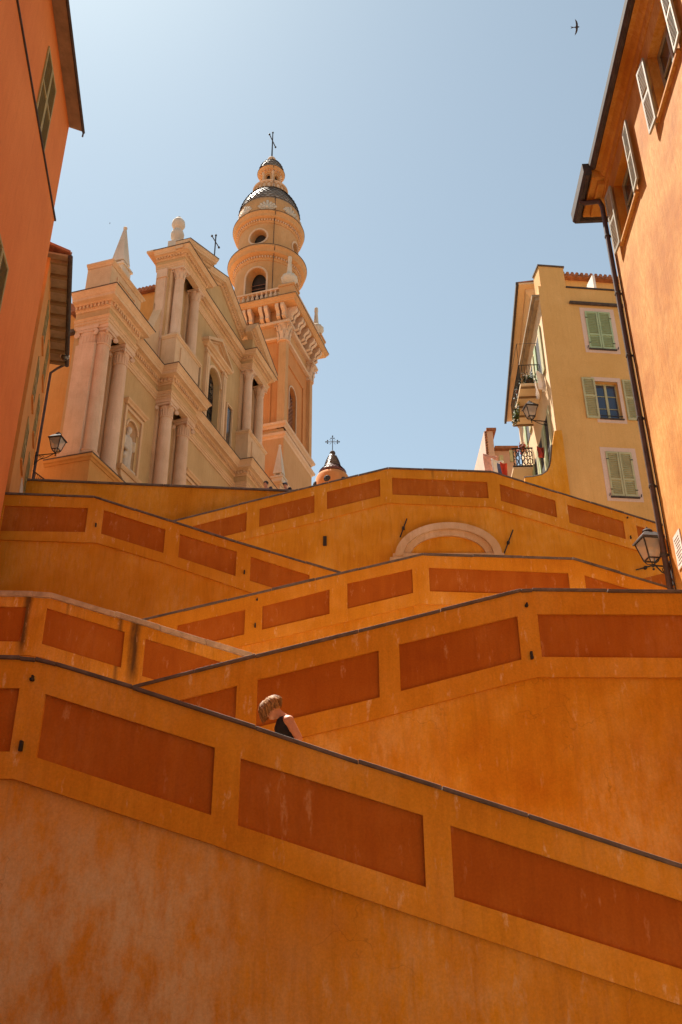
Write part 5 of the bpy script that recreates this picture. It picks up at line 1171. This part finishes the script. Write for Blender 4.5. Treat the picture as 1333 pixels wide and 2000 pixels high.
# ------------------------------------------------------------------ people
def remesh(o, v): md = o.modifiers.new('r', 'REMESH'); md.mode = 'VOXEL'; md.voxel_size = v; md.use_smooth_shade = True; sm = o.modifiers.new('s', 'SMOOTH'); sm.factor = .5; sm.iterations = 3
def ell(m, c, rx, ry, rz_, M=None, n=16):
    k = MB(); k.ball((0, 0, 0), 1, n, (rx, ry, rz_)); M = M or Matrix.Identity(3); m.add([Vector(c) + M @ Vector(p) for p in k.v], k.f)
def person(loc, label, J, hair, top, legs, vox=.011, short=False, cap=None, seed=3):
    """J: joint dict in local metres, facing -X; head direction by tilt angle"""
    o = empty('person', loc); tag(o, label, 'person')
    hc = Vector(J['head']); T = Matrix.Rotation(-J['tilt'], 3, 'Y')     # positive tilt looks down towards -X
    b = MB(); C_ = lambda a, c, ra, rb: b.capsule(a, c, ra, rb, 14)
    ell(b, hc, .092, .076, .115, T, 20); hp = lambda x, y, z: hc + T @ Vector((x, y, z))
    ell(b, hp(-.03, 0, -.06), .066, .058, .062, T); ell(b, hp(-.098, 0, -.012), .018, .013, .024, T, 10); ell(b, hp(-.085, 0, -.075), .017, .024, .012, T, 10)     # jaw, nose, lips
    ell(b, hp(-.075, 0, .03), .024, .052, .014, T, 10)
    for s in (-1, 1): ell(b, hp(.005, s * .076, -.012), .02, .01, .03, T, 10); ell(b, hp(-.074, s * .031, .004), .011, .014, .009, T, 8)
    C_(hp(.02, 0, -.06), J['neck'], .052, .058)
    ch, hpv = Vector(J['chest']), Vector(J['hip'])
    for s in (-1, 1): C_(ch + Vector((0, s * .07, 0)), hpv + Vector((0, s * .06, .1)), .105, .095)
    C_(J['neck'], ch, .065, .1)
    for k, s in (('l', -1), ('r', 1)):
        sh, el, wr = Vector(J['sh_' + k]), Vector(J['el_' + k]), Vector(J['wr_' + k])
        C_(ch + Vector((0, s * .08, .09)), sh, .07, .062); C_(sh, el, .056, .043); C_(el, wr, .043, .03)
        d = (wr - el).normalized(); side_ = d.orthogonal().normalized(); pm = wr + d * .05; C_(wr, pm, .032, .036)
        for i in range(4): q_ = side_ * (.027 - i * .018); C_(pm + q_, pm + q_ * 1.15 + d * (.075, .085, .08, .062)[i] + Vector((-.01, 0, -.01)), .0095, .008)
        C_(wr + side_ * .02, wr + side_ * .055 + d * .06, .011, .009)
        hj, kn, an = hpv + Vector((0, s * .095, 0)), Vector(J['kn_' + k]), Vector(J['an_' + k])
        C_(hj, kn, .092, .058); C_(kn, an, .056, .04); C_(an, an + Vector((-.15, 0, -.05)), .042, .032)
    bo = b.build('body', 'skin', o); remesh(bo, vox)
    t = MB(); g_ = .013
    for s in (-1, 1): t.capsule(ch + Vector((0, s * .07, .0)), hpv + Vector((0, s * .06, .06)), .105 + g_, .1 + g_, 14); 
    t.capsule(ch + Vector((.0, -.09, .06)), ch + Vector((.0, .09, .06)), .085 + g_, .085 + g_)
    if short:
        for k in 'lr': t.capsule(J['sh_' + k], Vector(J['sh_' + k]).lerp(Vector(J['el_' + k]), .6), .075, .068)
    else:
        for s in (-1, 1): t.capsule(ch + Vector((.0, s * .075, .07)), Vector(J['neck']) + Vector((.01, s * .075, -.02)), .055, .04)
    remesh(t.build('top', top, o), vox)
    t = MB()
    for k, s in (('l', -1), ('r', 1)):
        hj, kn, an = hpv + Vector((0, s * .095, 0)), Vector(J['kn_' + k]), Vector(J['an_' + k]); t.capsule(hj, kn, .092 + g_ * 1.2, .058 + g_ * 1.6); t.capsule(kn, an + Vector((0, 0, .06)), .058 + g_ * 1.6, .05 + g_)
    t.capsule(hpv + Vector((0, -.06, .03)), hpv + Vector((0, .06, .03)), .115, .115); remesh(t.build('trousers', legs, o), vox * 1.3)
    # hair: a close cap and many overlapping locks falling from the crown
    rn = random.Random(seed); h = MB(); ell(h, hp(.014, 0, .022), .1, .086, .105, T, 20)
    if cap is None:
        for i in range(640):
            az_ = rn.uniform(0, 2 * math.pi); fr_ = -math.cos(az_)          # 1 = towards the face
            long_ = J.get('long'); d0 = rn.uniform(.03, .8); pts = []
            drop = (.06 + .045 * max(0, fr_) if long_ else .012) * rn.uniform(.3, 1.35); end = (1.5 if long_ else 1.3) - .25 * max(0, fr_); bulge = rn.uniform(1.12, 1.42) if long_ else 1.08
            sw_ = rn.gauss(0, .22) if long_ else 0.; az0 = az_
            for k in range(8):
                t = k / 7; az_ = az0 + sw_ * t * t; th = d0 + (end - d0) * min(1, t / .72)
                rr = 1.02 + (bulge - 1.02) * math.sin(min(1, t * 1.25) * math.pi / 2) + (rn.gauss(0, .022) if long_ else 0)
                p = Vector(((.018 if not long_ else .008) + (.100 if not long_ else .118) * rr * math.cos(az_) * math.sin(th), .088 * rr * math.sin(az_) * math.sin(th), .02 + .112 * rr * math.cos(th)))
                q_ = hc + T @ p
                if t > .72: q_ += (Vector((0, 0, -1)) * .8 + T @ Vector((0, 0, -.35))) * drop * (t - .72) / .28; q_ += T @ Vector((-.02 * math.cos(az_), -.02 * math.sin(az_), 0)) * (t - .72) / .28
                pts.append(q_)
            h.tube(pts, [.004, .007, .008, .008, .0075, .0065, .005, .0015], 5)
    h.build('hair', hair, o, smooth=True)
    if cap: m = MB(); ell(m, hp(0, 0, .05), .106, .092, .085, T, 16); ell(m, hp(-.12, 0, .055), .07, .07, .012, T, 12); remesh(m.build('cap', cap, o), .012)
    return o
FZ = 3.17
def rel(x, y, z): return (x + .55, y - 11.2, z - 3.13)
WJ = dict(head=rel(-.815, 11.2, 4.665), tilt=R(40), long=True, neck=rel(-.665, 11.2, 4.545), chest=rel(-.665, 11.2, 4.405), hip=rel(-.5, 11.2, 4.0),
    sh_l=rel(-.60, 11.03, 4.485), el_l=rel(-.475, 11.0, 4.26), wr_l=rel(-.66, 11.02, 4.10), sh_r=rel(-.63, 11.37, 4.475), el_r=rel(-.55, 11.42, 4.22), wr_r=rel(-.74, 11.36, 4.08),
    kn_l=rel(-.62, 11.1, 3.62), an_l=rel(-.46, 11.1, 3.22), kn_r=rel(-.5, 11.3, 3.6), an_r=rel(-.32, 11.3, 3.2))
person((-.55, 11.2, FZ), 'woman with short light brown hair in black tank top walking up the ramp', WJ, 'hair_brown', 'cloth_black', 'cloth_dark', vox=.01)
def standing(px_, py_, Y, label, hair, top, rz, seed, cap=None):
    hz_ = at(px_, py_, Y); z = PLAZA; h = hz_.z - z      # head top height
    k = h / 1.72
    J = dict(head=(0, 0, 1.6), tilt=R(12), neck=(.02, 0, 1.46), chest=(.02, 0, 1.27), hip=(.02, 0, .92), sh_l=(.02, -.19, 1.41), sh_r=(.02, .19, 1.41), el_l=(.02, -.26, 1.14), el_r=(.02, .26, 1.14), wr_l=(-.16, -.2, 1.02), wr_r=(-.16, .2, 1.02),
             kn_l=(0, -.1, .5), kn_r=(0, .1, .5), an_l=(.03, -.1, .08), an_r=(.03, .1, .08))
    o = person((hz_.x, Y, z), label, J, hair, top, 'cloth_dark', vox=.016, short=True, cap=cap, seed=seed); o.rotation_euler.z = rz; o.scale = (k,) * 3
standing(520, 940.5, 29.5, 'bearded dark haired person looking over the plaza wall, left of two', 'hair_dark', 'cloth_dark', R(70), 11)
standing(558, 942.5, 29.5, 'person in dark cap and dark top looking over the plaza wall, right of two', 'hair_dark', 'cloth_black', R(60), 12, cap='cloth_dark')

# ------------------------------------------------------------------ birds
def bird(loc, s, label, rot):
    o = empty('swift', loc); tag(o, label, 'bird'); o.rotation_euler = rot; o.scale = (s,) * 3
    m = MB(); m.tube([(-.09, 0, 0), (-.07, 0, 0), (-.02, 0, 0), (.05, 0, 0), (.1, 0, 0)], [.006, .018, .024, .014, .004], 10); m.build('body', 'feather', o, smooth=True)
    for sg in (-1, 1):
        pts = [(-.05, .0), (-.045, .08), (-.02, .15), (.04, .215), (.02, .13), (.01, .06), (.02, 0)]; m = MB(); m.prism([(x, sg * (y + .008)) for x, y in pts], lambda a, c_, d: (a, c_, d + .12 * abs(c_)), 0, .006); m.build('wing', 'feather', o)
    m = MB(); m.prism([(.08, -.012), (.17, -.03), (.135, 0), (.17, .03), (.08, .012)], lambda a, c_, d: (a, c_, d), 0, .005); m.build('tail', 'feather', o)
bird(at(1126, 53, 19), 1.05, 'dark swift with curved wings flying in the sky', (R(40), 0, R(175)))
bird(at(215, 436, 60), .5, 'tiny far bird left of the church obelisk', (R(20), 0, R(200)))
